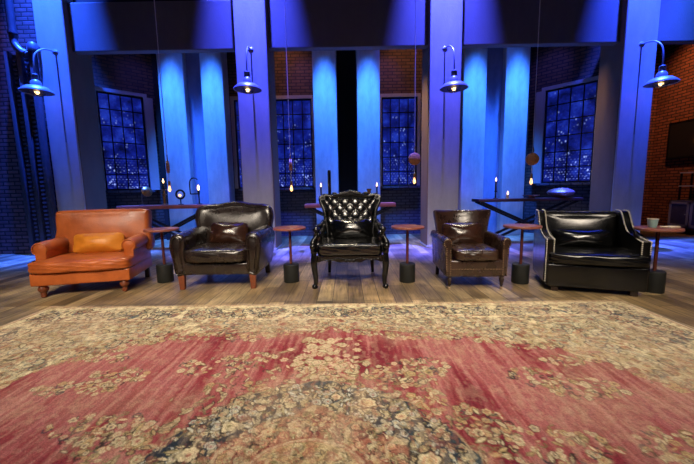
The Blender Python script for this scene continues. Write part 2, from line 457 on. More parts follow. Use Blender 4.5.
# outer side walls
structure('wall_far_left', box(B(), (1.7, .06, 2.8), (3.4, .12, 5.6)), M['brick_left'], (-9.0, 6.62, 0))
structure('wall_far_right', box(B(), (2.6, .06, 2.8), (5.2, .12, 5.6)), M['brick_red'], (8.35, 9.4, 0), (0, 0, -PI/2))
structure('wall_rear_right', box(B(), (1.6, .06, 2.8), (3.2, .12, 5.6)), M['brick_red'], (5.3, 9.3, 0))
structure('ceiling', box(B(), (0, 7.4, 5.66), (19, 4.6, .1)), M['dark'], (0, 0, 4.4))

# beams between the pillars
PX = [(-5.60, -5.065), (-1.99, -1.41), (1.58, 2.165), (5.15, 5.745)]
spans = [(PX[0][1], PX[1][0]), (PX[1][1], PX[2][0]), (PX[2][1], PX[3][0]), (PX[3][1], 9.2)]
for i, (a, c) in enumerate(spans):
    r = bpy.data.objects.new('trim_%d' % (i+1), None); COL.objects.link(r); r['kind'] = 'structure'
    r.location = ((a+c)/2, 6.62, 3.80)
    w = c-a
    obj('beam_face', box(B(), (0, .08, .425), (w, .16, .85), .012), M['beam'], r, None, None, False)
    obj('upper_fascia', box(B(), (0, .25, 1.25), (w, .2, .8)), M['dark'], r, None, None, False)

# four front pillars
PL = ['leftmost tall square pillar lit blue, behind the orange armchair',
      'tall square pillar lit blue, rising behind the camel-back brown armchair',
      'tall square pillar lit blue, rising behind the studded brown armchair',
      'rightmost tall square pillar lit blue, behind the wide black armchair']
for (a, c), lab in zip(PX, PL):
    r = thing('pillar', lab, 'pillar', ((a+c)/2, 6.5, 0), 0, 'front pillars of the hall')
    w = c-a
    obj('shaft', box(B(), (0, .3, 2.75), (w, .6, 5.5), .02, 3), M['pillar'], r)
    for sx in (-1, 1): obj('flank', box(B(), (sx*(w/2+.004), .315, 2.75), (.012, .57, 5.5)), M['flank'], r, None, None, False)  # thin skins carrying the painted-in side shade
    obj('plinth', box(B(), (0, .3, .02), (w+.03, .62, .04), .004), M['pillar'], r)

# pilasters against the back wall
PQ = [(-4.24, -3.66, 8.0, 'blue lit pilaster beside the left angled window'),
      (-3.27, -2.77, 8.0, 'blue lit pilaster nearest the second pillar on its left'),
      (-.735, -.185, 8.1, 'blue lit pilaster left of the black central gap'),
      (.285, .82, 8.1, 'blue lit pilaster right of the black central gap'),
      (2.72, 3.25, 8.0, 'cyan lit pilaster just right of the third pillar'),
      (3.68, 4.22, 8.0, 'blue lit pilaster beside the right angled window')]
for a, c, y, lab in PQ:
    o = obj('pilaster', box(B(), (0, .2, 2.75), (c-a, .4, 5.5), .02, 3), M['pilaster'], None, ((a+c)/2, y, 0))
    tag(o, lab, 'pilaster', 'pilasters on the back wall')
structure('trim_5', box(B(), (0, .1, 2.75), (.46, .2, 5.5)), M['panel'], (-3.455, 8.18, 0))
structure('trim_6', box(B(), (0, .1, 2.75), (.47, .2, 5.5)), M['panel'], (3.465, 8.18, 0))
structure('trim_7', box(B(), (0, .15, 2.75), (.10, .3, 5.5)), M['dark'], (-4.42, 8.22, 0))
structure('trim_8', box(B(), (0, .15, 2.75), (.12, .3, 5.5)), M['dark'], (4.30, 8.22, 0))

# perforated steel post and downpipe beside the first pillar
post = thing('steel_post', 'perforated blue-lit steel post against the left brick wall', 'post', (-5.86, 6.4, 0))
obj('web', box(B(), (0, .08, 1.85), (.50, .03, 3.7)), M['steel_blue'], post, None, None, False)
for x in (-.22, 0, .22):
    obj('channel', box(B(), (x, .03, 1.87), (.085, .1, 3.74), .02, 2), M['steel_blue'], post)
for x in (-.11, .11):
    first = None
    for k in range(46):
        if first is None: first = q_ = obj('rung', box(B(), (0, 0, 0), (.075, .05, .034)), M['steel_blue'], post, (x, .035, .08), None, False)
        else:
            q_ = first.copy(); COL.objects.link(q_); q_.location = (x, .035, .08+k*.078)
obj('cap', lathe(B(), [(.06, 0), (.085, .02), (.085, .1), (.05, .15), (0, .16)], 14), M['steel_blue'], post, (.24, .03, 3.74))
pipe = thing('downpipe', 'round metal downpipe with elbow above the steel post', 'pipe', (-5.9, 6.38, 3.72))
p = spl([(0, 0, 1.8), (0, 0, .9), (0, 0, .25), (.03, 0, .1), (.12, 0, 0), (.22, 0, -.06)], 5, False)
obj('pipe_run', sweep(B(), p, .06, 12), M['steel_blue'], pipe)
obj('joint_collar', lathe(B(), [(.06, 0), (.072, .005), (.072, .06), (.06, .065)], 14), M['steel_blue'], pipe, (0, 0, .3))
obj('elbow_socket', sweep(B(), [(.14, 0, -.02), (.20, 0, -.05)], [.075, .075], 12), M['steel_blue'], pipe)

# ------------------------------------------------------------------ gooseneck lamps
def bulb_light(loc, energy, col=(1, .6, .3), r=.03):
    l = bpy.data.lights.new('bulb_light', 'POINT'); l.energy = energy; l.color = col; l.shadow_soft_size = r
    o = bpy.data.objects.new('bulb_light', l); COL.objects.link(o); o.location = loc; return o
GL = ['gooseneck wall lamp on the leftmost pillar', 'gooseneck wall lamp above the camel-back brown armchair',
      'gooseneck wall lamp above the studded brown armchair', 'gooseneck wall lamp on the rightmost pillar']
for x, z, sx, lab in zip((-5.27, -1.70, 1.85, 5.45), (3.74, 3.72, 3.68, 3.70), (-.04, .03, .04, .02), GL):
    r = thing('gooseneck_lamp', lab, 'wall lamp', (x, 6.5, z), 0, 'gooseneck lamps on the pillars')
    obj('wall_plate', lathe(B(), [(.05, 0), (.05, .02), (.03, .035), (0, .036)], 14, Matrix.Rotation(PI/2, 4, 'X')), M['lamp_metal'], r)
    path = spl([(0, -.02, 0), (0, -.12, -.005), (sx*.5, -.26, -.045), (sx, -.39, -.16), (sx, -.44, -.32), (sx, -.45, -.54)], 6, False)
    obj('goose_neck', sweep(B(), path, .0125, 8), M['lamp_metal'], r)
    obj('conduit', sweep(B(), [(0, -.008, -.02), (0, -.008, -1.6)], .008, 8), M['lamp_metal'], r)
    sh = obj('shade', lathe(B(), [(.035, .30), (.05, .29), (.05, .2), (.075, .17), (.08, .11), (.16, .085), (.235, .02), (.24, 0), (.232, 0), (.225, .015), (.15, .07), (.06, .09), (0, .09)], 28), M['lamp_metal'], r, (sx, -.45, -.82))
    obj('reflector', lathe(B(), [(.225, .008), (.15, .062), (.06, .085), (.03, .085)], 28), M['lamp_inner'], sh)
    obj('bulb', lathe(B(), [(0, -.055), (.025, -.045), (.036, -.015), (.03, .02), (.016, .05), (.016, .08)], 14), M['bulb'], r, (sx, -.45, -.80))
    b = B()
    for k in range(6):
        a = k*PI/3
        sweep(b, spl([(.11*math.cos(a), .11*math.sin(a), .05), (.1*math.cos(a), .1*math.sin(a), -.05), (.02*math.cos(a), .02*math.sin(a), -.085)], 4, False), .004, 5)
    for q, zz in ((.11, 0), (.085, -.055)):
        sweep(b, [(q*math.cos(a*PI/8), q*math.sin(a*PI/8), zz) for a in range(17)], .004, 5)
    obj('bulb_cage', b, M['iron'], r, (sx, -.45, -.80))
    bulb_light((x+sx, 6.05, z-.84), .7)

# ------------------------------------------------------------------ pendant pulleys
PD = [(-3.29, 6.3, 1.634, 1.22, -62, 'hanging bulb under a wooden pulley seen edge-on, over the left console'),
      (-1.02, 6.3, 1.631, 1.19, -80, 'hanging bulb under a narrow wooden pulley, between camel-back brown and tufted black armchairs'),
      (1.27, 6.3, 1.701, 1.29, 8, 'hanging bulb under a round wooden pulley, left of the third pillar'),
      (3.445, 6.3, 1.66, 1.24, -12, 'hanging bulb under a round wooden pulley, over the dark right console')]
for x, y, zd, zb, ang, lab in PD:
    r = thing('pendant_light', lab, 'pendant light', (x, y, zb), R(ang), 'pendant bulbs on wooden pulleys')
    obj('cord', sweep(B(), [(0, 0, 5.6-zb), (0, 0, 3.5-zb), (0, 0, zd-zb+.12)], .0065, 6), M['cord'], r)
    obj('hook', sweep(B(), spl([(0, 0, zd-zb+.22), (.02, 0, zd-zb+.16), (.0, 0, zd-zb+.1)], 4, False), .009, 6), M['brass'], r)
    obj('pulley', lathe(B(), [(0, -.03), (.09, -.03), (.112, -.02), (.112, -.008), (.098, 0), (.112, .008), (.112, .02), (.09, .03), (0, .03)], 28, Matrix.Rotation(PI/2, 4, 'X')), M['disc'], r, (0, 0, zd-zb))
    obj('lower_cord', sweep(B(), [(0, 0, zd-zb-.1), (0, 0, .13)], .006, 6), M['cord'], r)
    obj('socket', lathe(B(), [(.012, .16), (.022, .15), (.024, .09), (.018, .07)], 12), M['brass'], r)
    obj('bulb', lathe(B(), [(0, -.045), (.016, -.036), (.027, -.01), (.024, .02), (.015, .05), (.013, .075)], 14), M['bulb_soft'], r)
    bulb_light((x, y-.06, zb), .5)

# ------------------------------------------------------------------ console tables
def console(label, x0, x1, y0, y1, zt, th, topmat, group='cross-legged console tables'):
    cx, cy = (x0+x1)/2, (y0+y1)/2; w, d = x1-x0, y1-y0
    r = thing('console_table', label, 'console table', (cx, cy, 0), 0, group)
    obj('tabletop', box(B(), (0, 0, zt-th/2), (w, d, th), .006), topmat, r)
    for s in (-1, 1):
        y = s*(d/2-.05)
        for q in (-1, 1):
            b = bar(B(), (q*(w/2-.06), y+q*.012, zt-th), (-q*(w/2-.18), y+q*.012, .02), .05, .022)
            obj('cross_leg', b, M['iron'], r)
    for q in (-1, 1): obj('foot_rail', box(B(), (q*(w/2-.18), 0, .012), (.06, d-.02, .024)), M['iron'], r)
    obj('stretcher', bar(B(), (0, -(d/2-.05), zt*.47), (0, d/2-.05, zt*.47), .03, .03, (1, 0, 0)), M['iron'], r)
    return r
console('rust-brown console table with crossed black legs behind the left brown armchair', -4.62, -2.74, 6.74, 7.12, .915, .075, M['console_top'])
console('rust-brown console table with crossed legs behind the tufted black armchair', -.85, 1.0, 6.8, 7.2, .885, .08, M['console_top'])
console('dark console table with crossed legs left behind the wide black armchair', 2.66, 4.76, 6.75, 7.15, .925, .06, M['console_dark'])

# things on the left console (top at .915)
t = thing('task_lamp', 'small task lamp with round metal head behind the orange armchair', 'lamp', (-4.2, 6.93, .915))
obj('base', lathe(B(), [(.07, 0), (.07, .012), (.02, .02), (0, .02)], 18), M['iron'], t)
obj('stem', sweep(B(), spl([(0, 0, .015), (0, 0, .18), (.03, -.02, .26), (.1, -.04, .29)], 5, False), .011, 8), M['steel_blue'], t)
obj('lamp_head', lathe(B(), [(0, .07), (.035, .06), (.055, .03), (.10, 0), (.103, -.01), (.095, -.004), (.05, .02), (0, .03)], 22, Matrix.Rotation(R(70), 4, 'Y') @ Matrix.Rotation(R(40), 4, 'X')), M['brass'], t, (.15, -.06, .28))
t = thing('candle_lamp', 'tall brass candle lamp on the left console below the pulley', 'candle lamp', (-3.74, 6.93, .915))
obj('base', lathe(B(), [(.06, 0), (.06, .015), (.03, .03), (.032, .2), (.05, .21), (.05, .225), (.022, .23), (.022, .3), (.06, .31), (.06, .32), (0, .32)], 18), M['brass'], t)
obj('candle', lathe(B(), [(.022, .32), (.022, .44), (0, .44)], 12), M['wax'], t)
obj('flame', lathe(B(), [(0, .44), (.016, .46), (.019, .48), (.009, .52), (0, .545)], 12), M['flame'], t)
t = thing('ring_lamp', 'lamp with a round ring head on the left console', 'lamp', (-3.41, 6.93, .915))
obj('base', lathe(B(), [(.055, 0), (.055, .012), (.015, .02), (0, .02)], 18), M['iron'], t)
obj('stem', sweep(B(), [(0, 0, .015), (0, 0, .13)], .012, 8), M['iron'], t)
obj('ring', sweep(B(), [(.085*math.cos(a*PI/12), 0, .21+.085*math.sin(a*PI/12)) for a in range(25)], .02, 8), M['iron'], t)
obj('bulb', ball(B(), (-.01, 0, .19), .03), M['bulb_soft'], t)
t = thing('loop_lamp', 'lamp with an open square-shouldered loop and bulb on the left console', 'lamp', (-3.03, 6.93, .915))
obj('base', lathe(B(), [(.055, 0), (.055, .012), (.015, .02), (0, .02)], 18), M['iron'], t)
obj('loop', sweep(B(), spl([(0, 0, .015), (0, 0, .2), (-.02, 0, .215), (-.15, 0, .215), (-.17, 0, .24), (-.17, 0, .45), (-.12, 0, .53), (-.05, 0, .53), (-.01, 0, .5)], 5, False), .013, 8), M['iron'], t)
obj('socket', lathe(B(), [(.02, .2), (.024, .28), (.014, .29)], 12), M['iron'], t)
obj('bulb', lathe(B(), [(.011, .28), (.02, .31), (.022, .35), (.013, .39), (0, .40)], 12), M['bulb'], t)
bulb_light((-3.03, 6.85, 1.27), .8)
# things on the centre console (top .885)
def taper(label, x, y, z0, stick, candle, holder, r=.016, group=None):
    t = thing('candlestick', label, 'candle', (x, y, z0), 0, group)
    if stick: obj('holder', lathe(B(), [(.05, 0), (.05, .01), (.016, .02), (.012, stick*.5), (.018, stick*.55), (.012, stick*.6), (.012, stick-.03), (.028, stick-.02), (.028, stick), (0, stick)], 16), holder, t)
    obj('candle', lathe(B(), [(r, stick), (r, stick+candle), (0, stick+candle)], 12), M['wax'], t)
    zf = stick+candle
    obj('flame', lathe(B(), [(0, zf), (.013, zf+.015), (.016, zf+.035), (.008, zf+.065), (0, zf+.09)], 10), M['flame'], t)
    bulb_light((x, y-.06, z0+zf+.05), .5)
taper('lit black candle on the left end of the centre console', -.52, 6.95, .885, .1, .24, M['iron'])
o = obj('bottle', lathe(B(), [(.032, 0), (.034, .01), (.034, .64), (.028, .68), (0, .68)], 16), M['lacquer'], None, (-.345, 6.98, .885)); tag(o, 'tall thin black bottle beside the lit candle on the centre console', 'bottle')
taper('lit black candle just right of the tufted black armchair', .63, 6.95, .885, .08, .25, M['iron'])
o = obj('jar', lathe(B(), [(.05, 0), (.06, .02), (.06, .17), (.035, .2), (.035, .25), (.05, .26), (.05, .29), (0, .29)], 16), M['brass'], None, (.47, 6.98, .885)); tag(o, 'small stoppered jar peeping over the tufted black armchair', 'jar')
# things on the right console (top .925)
taper('tall lit candlestick on the left end of the dark right console', 3.08, 6.95, .925, .16, .19, M['iron'], .018)
t = thing('tealight', 'short lit pillar candle on the dark right console', 'candle', (3.33, 6.95, .925))
obj('candle', lathe(B(), [(.03, 0), (.03, .07), (0, .07)], 14), M['wax_pale'], t)
obj('flame', lathe(B(), [(0, .07), (.015, .09), (.018, .11), (0, .16)], 10), M['flame'], t)
t = tag(obj('copper_dish', lathe(B(), [(.08, 0), (.085, .012), (.03, .02), (.03, .03), (.16, .05), (.165, .062), (.15, .06), (.05, .045), (0, .042)], 26), M['copper_dish'], None, (3.80, 6.93, .925)), 'shallow copper dish under the pulley bulb on the dark console', 'dish')
t = tag(obj('bowl', lathe(B(), [(.10, 0), (.12, .008), (.23, .07), (.25, .11), (.22, .15), (.14, .18), (.12, .195), (.11, .185), (.13, .16), (.19, .12), (.1, .04), (0, .03)], 30), M['pewter'], None, (4.42, 6.95, .925)), 'wide pewter bowl on the right end of the dark console', 'bowl')

# ------------------------------------------------------------------ side tables
def side_table(label, x, y, rz=0, rt=.21, rb=.098):
    r = thing('side_table', label, 'side table', (x, y, 0), rz, 'round pedestal side tables')
    obj('base', lathe(B(), [(rb-.004, 0), (rb, .006), (rb, .224), (rb-.008, .232), (0, .232)], 32), M['base_green'], r)
    obj('pole', lathe(B(), [(.017, .23), (.017, .674)], 14), M['copper'], r)
    b = B(); n = 48
    out = [((rt*(1+.02*math.sin(3*a+rz)))*math.cos(a), rt*.96*math.sin(a)) for a in [2*PI*k/n for k in range(n)]]
    slab(b, out, .03, .009, lambda a, c, d: Vector((a, c, .686-d)))
    obj('tabletop', b, M['redwood'], r)
    return r
side_table('round red-wood side table between the orange and camel-back brown armchairs', -2.40, 4.31)
side_table('round red-wood side table between camel-back brown and tufted black armchairs', -.722, 4.20, 1)
side_table('round red-wood side table between tufted black and studded brown armchairs', .748, 4.11, 2)
side_table('round red-wood side table between studded brown and wide black armchairs', 2.095, 3.97, 3)
side_table('round red-wood side table holding the teal cup, right of all armchairs', 3.315, 3.535, 4)
t = thing('cup', 'pale teal cup standing on the rightmost side table', 'cup', (3.25, 3.54, .702))
obj('cup_body', lathe(B(), [(.034, 0), (.038, .005), (.046, .085), (.048, .092), (.043, .09), (.034, .012), (0, .012)], 24), M['cup'], t)
obj('rim', sweep(B(), [(.047*math.cos(a*PI/12), .047*math.sin(a*PI/12), .09) for a in range(25)], .004, 6), M['paper'], t)
tag(obj('note_cards', box(B(), (0, 0, .006), (.15, .1, .012), .002, 1), M['paper'], None, (3.415, 3.51, .7015), (0, 0, .3)), 'ivory stack of cards lying on the rightmost side table', 'cards')

# ------------------------------------------------------------------ armchairs
def mapxz(y0, tilt=0, curve=0, z0=0):
    """(a,b,c)->(x, y, z) for a slab facing -y, tilted back about z0"""
    def f(a, b, c):
        y = c-curve*a*a
        z = b-z0
        return Vector((a, y0+y*math.cos(tilt)+z*math.sin(tilt), z0+z*math.cos(tilt)-y*math.sin(tilt)))
    return f
def mapyz(x0, s=1): return lambda a, b, c: Vector((x0+s*c, a, b))

def nail_line(b, pts, spacing=.022, r=.0065, n=(0, -1, 0)):
    P = [Vector(p) for p in pts]; acc = 0
    for i in range(len(P)-1):
        d = P[i+1]-P[i]; L = d.length; s = acc
        while s < L:
            ball(b, P[i]+d*(s/L), r, (1, 1, 1), 6, 4); s += spacing
        acc = s-L
    return b

def loop_outline(pts, n=5): return [(p.x, p.y) for p in spl([(a, c, 0) for a, c in pts], n)]

# --- 1: wide tan-orange leather chair
def chair_orange(loc, rz):
    r = thing('armchair', 'wide tan-orange leather armchair with rolled arms, far left of the row', 'armchair', loc, rz, 'armchairs in a row')
    W = 1.02; m = M['orange']
    obj('base_frame', box(B(), (0, -.04, .215), (W-.03, .82, .145), .02, 3), m, r)
    b = B(); super_cushion(b, (0, -.09, .352), (W+.0, .82, .135), 9, 16, (0, .02, .14), 0, .006, 3); obj('seat_cushion', b, m, r)
    out = loop_outline([(-.53, .40), (-.535, .70), (-.54, .88), (-.50, .945), (-.2, .955), (.2, .955), (.50, .945), (.54, .88), (.535, .70), (.53, .40), (0, .38)])
    obj('backrest', slab(B(), out, .20, .05, mapxz(.25, R(9), 0, .4), .035), m, r)
    for s in (-1, 1):
        b = B()
        rad = .082
        o2 = []
        for k in range(15):
            a = R(-60)+R(280)*k/14
            o2.append((rad*math.cos(a)+.0, rad*math.sin(a)))
        cx, cz = s*(W/2-.055), .535
        o3 = [(cx+s*p[0], cz+p[1]) for p in o2]+[(cx-s*.06, .40), (cx+s*.03, .40)]
        slab(b, o3, .56, .02, lambda a, c, d: Vector((a, -.005+d, c-.0+.02*(d+.34))), .012)
        box(b, (s*(W/2-.04), .02, .40), (.07, .62, .24), .015)
        a_ = obj('arm', b, m, r)
        obj('arm_scroll_piping', sweep(B(), [(cx+s*.07*math.cos(a), -.292, cz+.07*math.sin(a)) for a in [R(-50)+R(260)*k/20 for k in range(21)]], .006, 6), m, a_)
    for sx in (-1, 1):
        obj('leg', lathe(B(), [(.022, 0), (.03, .01), (.028, .055), (.036, .065), (.05, .085), (.052, .105), (.04, .128), (.034, .15)], 18), M['leg_orange'], r, (sx*(W/2-.1), -.38, 0))
        obj('leg', box(B(), (0, 0, .075), (.055, .055, .15), .006), M['leg_dark'], r, (sx*(W/2-.07), .32, 0))
    return r
chair_orange((-3.15, 4.17, 0), R(13.5))

# --- 2: camel-back dark brown club chair
def chair_club(loc, rz):
    r = thing('armchair', 'dark brown camel-back club armchair with amber wood feet', 'armchair', loc, rz, 'armchairs in a row')
    m = M['brown']
    obj('base_frame', box(B(), (0, -.01, .245), (.78, .80, .14), .025, 3), m, r)
    obj('seat_cushion', super_cushion(B(), (0, -.10, .40), (.70, .76, .155), 8, 16, (0, .04, .16), 0, .004, 5), m, r)
    out = loop_outline([(-.40, .30), (-.47, .55), (-.515, .76), (-.49, .90), (-.40, .955), (-.22, .975), (0, 1.01), (.22, .975), (.40, .955), (.49, .90), (.515, .76), (.47, .55), (.40, .30), (0, .28)])
    bk = obj('backrest', slab(B(), out, .19, .085, mapxz(.36, R(10), .28, .35), .06), m, r)
    ins = [(a*.86, .64+(z-.64)*.84) for a, z in out]
    obj('piping', sweep(B(), [mapxz(.36, R(10), .28, .35)(a, z, -.118) for a, z in ins+ins[:1]], .005, 6), m, bk)
    for s in (-1, 1):
        o3 = loop_outline([(s*.335, .20), (s*.345, .42), (s*.335, .58), (s*.37, .645), (s*.44, .655), (s*.495, .61), (s*.515, .50), (s*.49, .34), (s*.455, .17), (s*.39, .165)], 4)
        def am(a, c, d, s=s):
            t_ = (d+.40)/.80
            return Vector((a+s*.012*t_, d-.02, c+(.03*t_ if c > .4 else 0)))
        ar = obj('arm', slab(B(), o3, .80, .035, am, .02), m, r)
        ring = [(.425*s+(a-.425*s)*.58, .41+(z-.41)*.86) for a, z in o3]
        obj('piping', sweep(B(), [Vector((a, -.437, z)) for a, z in ring+ring[:1]], .005, 6), m, ar)
    for sx in (-1, 1):
        b = B(); box(b, (0, 0, .09), (.075, .06, .18), .005)
        for v in b.verts:
            if v.co.z < .05: v.co.x = v.co.x*.7; v.co.y *= .7
        obj('leg', b, M['leg_orange'], r, (sx*.405, -.375, 0))
        b = B(); box(b, (0, 0, .09), (.06, .06, .18), .005)
        for v in b.verts:
            if v.co.z < .05: v.co.y += .05
        obj('leg', b, M['leg_dark'], r, (sx*.40, .36, 0))
    return r
chair_club((-1.56, 4.30, 0), R(0)).scale = (1.05, 1.0, 1.025)

# --- 3: tufted black throne with carved lacquer frame
def chair_throne(loc, rz):
    r = thing('armchair', 'tall black button-tufted armchair with carved lacquered frame, centre of the row', 'armchair', loc, rz, 'armchairs in a row')
    m, L = M['black_gloss'], M['lacquer']
    mp = mapxz(.30, R(11), 0, .45)
    shield = loop_outline([(-.26, .45), (-.285, .60), (-.31, .75), (-.325, .88), (-.365, .98), (-.372, 1.045), (-.32, 1.09), (-.24, 1.075), (-.12, 1.08), (0, 1.105), (.12, 1.08), (.24, 1.075), (.32, 1.09), (.372, 1.045), (.365, .98), (.325, .88), (.31, .75), (.285, .60), (.26, .45), (0, .44)], 6)
    # padded, diamond-tufted panel
    dx, dz, zc = .135, .088, .80
    b = B(); nx, nz = 74, 74; grid = []
    def halfw(z):
        xs = [abs(a) for a, c in shield if abs(c-z) < .018 and abs(a) > .2]; return (max(xs) if xs else .3)-.012
    for j in range(nz+1):
        z = .46+(1.085-.46)*j/nz; hw = halfw(z)-(.04 if z > 1.06 else 0); row = []
        for i in range(nx+1):
            f = -1+2*i/nx; x = f*hw
            p = x/dx+(z-zc)/(2*dz); q = x/dx-(z-zc)/(2*dz)
            h = math.sqrt(abs(math.sin(PI*p)*math.sin(PI*q))+1e-6)
            edge = min(1, (1-abs(f))/.12)*min(1, (1.085-z)/.06)
            fade = max(0, min(1, (.36-abs(x))/.1))
            y = -.045-.024*h**.5*fade*(.4+.6*edge)-.03*(1-f*f)
            row.append(b.verts.new(mp(x, z, y*max(.12, edge**.5))))
        grid.append(row)
    for A, C_ in zip(grid[:-1], grid[1:]):
        for i in range(nx): b.faces.new((A[i], A[i+1], C_[i+1], C_[i]))
    pad = obj('tufted_back', b, m, r)
    for j in range(-1, 4):
        for i in range(-2, 3):
            x = (i+(.5 if j % 2 else 0))*dx; z = zc+j*dz
            if abs(x) < .27 and z < 1.05: obj('button', ball(B(), mp(x, z, -.072), .015, (1, .7, 1), 8, 6), L, pad)
    obj('back_panel', slab(B(), shield, .05, .02, mp), L, r)
    fr = B()
    sweep(fr, [mp(a, z, -.03) for a, z in shield[2:-10]], [.024]*len(shield[2:-10]), 10)
    for s in (-1, 1):   # ear scrolls and side scrolls
        for (x0, z0, rad) in ((.345, 1.05, .034), (.315, .72, .024)):
            pts = [mp(s*(x0+rad*(1-k/26)*math.cos(k*.55)), z0+rad*(1-k/26)*math.sin(k*.55), -.04) for k in range(22)]
            sweep(fr, pts, [.017*(1-k/40) for k in range(22)], 7)
    obj('carved_frame', fr, L, r)
    cr = B()
    for k in range(-6, 7):
        x = k*.026; z = 1.105+.018*math.cos(k*.5)
        ball(cr, mp(x, z, -.055), .02, (1, .8, 1.1), 8, 6)
    for k in range(-4, 5): ball(cr, mp(k*.03, 1.125+.012*math.cos(k*.6), -.05), .017, (1.2, .8, .8), 8, 6)
    for s in (-1, 1):
        pts = [mp(s*(.2+.045*(1-k/24)*math.cos(k*.5+1)), 1.09+.03*(1-k/24)*math.sin(k*.5+1), -.06) for k in range(20)]
        sweep(cr, pts, .011, 6)
    ball(cr, mp(0, 1.135, -.065), .028, (1, .7, 1), 10, 8)
    obj('carved_crest', cr, L, r)
    # seat
    obj('seat_cushion', super_cushion(B(), (0, -.10, .455), (.72, .66, .145), 10, 16, (0, .02, .12), 0, .003, 9), m, r)
    obj('seat_piping', sweep(B(), [(-.32, -.432, .505), (0, -.437, .508), (.32, -.432, .505)], .006, 6), m, r)
    # apron: scalloped and carved
    n = 40; b = B(); lowf = lambda x: .315+.03*abs(math.cos(x*14))-.022*math.exp(-(x/.09)**2)
    out = [(-.345, .385), (.345, .385)]+[(.345-.69*k/n, lowf(.345-.69*k/n)) for k in range(n+1)]
    vs = [[b.verts.new((a, y, z)) for a, z in out] for y in (-.43, -.39)]
    for k in range(len(out)):
        j = (k+1) % len(out); b.faces.new((vs[0][k], vs[0][j], vs[1][j], vs[1][k]))
    for row in vs: b.faces.new(row)
    for k in range(-8, 9): ball(b, (k*.038, -.434, .352-.008*math.cos(k)), .014, (1.3, .6, .8), 8, 6)
    for k in (-1, 0, 1): ball(b, (k*.04, -.44, .335), .022, (1, .6, .9), 8, 6)
    obj('carved_apron', b, L, r)
    b = B()
    for s in (-1, 1): box(b, (s*.33, -.02, .365), (.04, .74, .05), .008)
    box(b, (0, .33, .365), (.62, .04, .05), .008)
    obj('seat_rail', b, L, r)
    for s in (-1, 1):
        # cabriole front leg
        pts = spl([(s*.375, -.415, .40), (s*.384, -.43, .31), (s*.38, -.425, .22), (s*.372, -.412, .12), (s*.374, -.412, .05), (s*.382, -.435, .018)], 6, False)
        n = len(pts); rad = [.024*(1-i/n)+.017+(.012 if i > n-5 else 0) for i in range(n)]
        b = sweep(B(), pts, rad, 12); ball(b, (s*.384, -.445, .03), .03, (1, 1.1, 1), 12, 8)
        obj('leg', b, L, r)
        pts = spl([(s*.27, .30, .38), (s*.27, .32, .2), (s*.28, .37, .0)], 6, False)
        obj('leg', sweep(B(), pts, [.03-.012*i/len(pts) for i in range(len(pts))], 10), L, r)
        # arm: closed upholstered side and lacquered post with scrolls
        o3 = loop_outline([(-.33, .40), (-.35, .55), (-.33, .66), (-.1, .685), (.25, .71), (.33, .60), (.33, .40)], 4)
        ar = obj('arm', slab(B(), o3, .075, .03, mapyz(s*.345), .012), m, r)
        b = B()
        pts = spl([(s*.382, -.40, .40), (s*.40, -.42, .49), (s*.388, -.40, .57), (s*.36, -.37, .62), (s*.362, -.39, .69), (s*.352, -.36, .735), (s*.345, -.2, .725), (s*.34, .1, .72), (s*.335, .28, .74)], 6, False)
        n = len(pts); sweep(b, pts, [.026+.005*math.sin(i*.8) if i < n*.62 else .022 for i in range(n)], 10)
        ball(b, (s*.358, -.405, .70), .035, (1, 1, 1), 12, 8); ball(b, (s*.396, -.43, .50), .036, (.9, .8, 1.1), 12, 8)
        ball(b, (s*.38, -.425, .375), .038, (.9, .8, .9), 12, 8)
        obj('arm_post', b, L, ar)
    return r
chair_throne((.038, 4.27, 0), R(-1.5)).scale = (1.09, 1.0, 1.0)

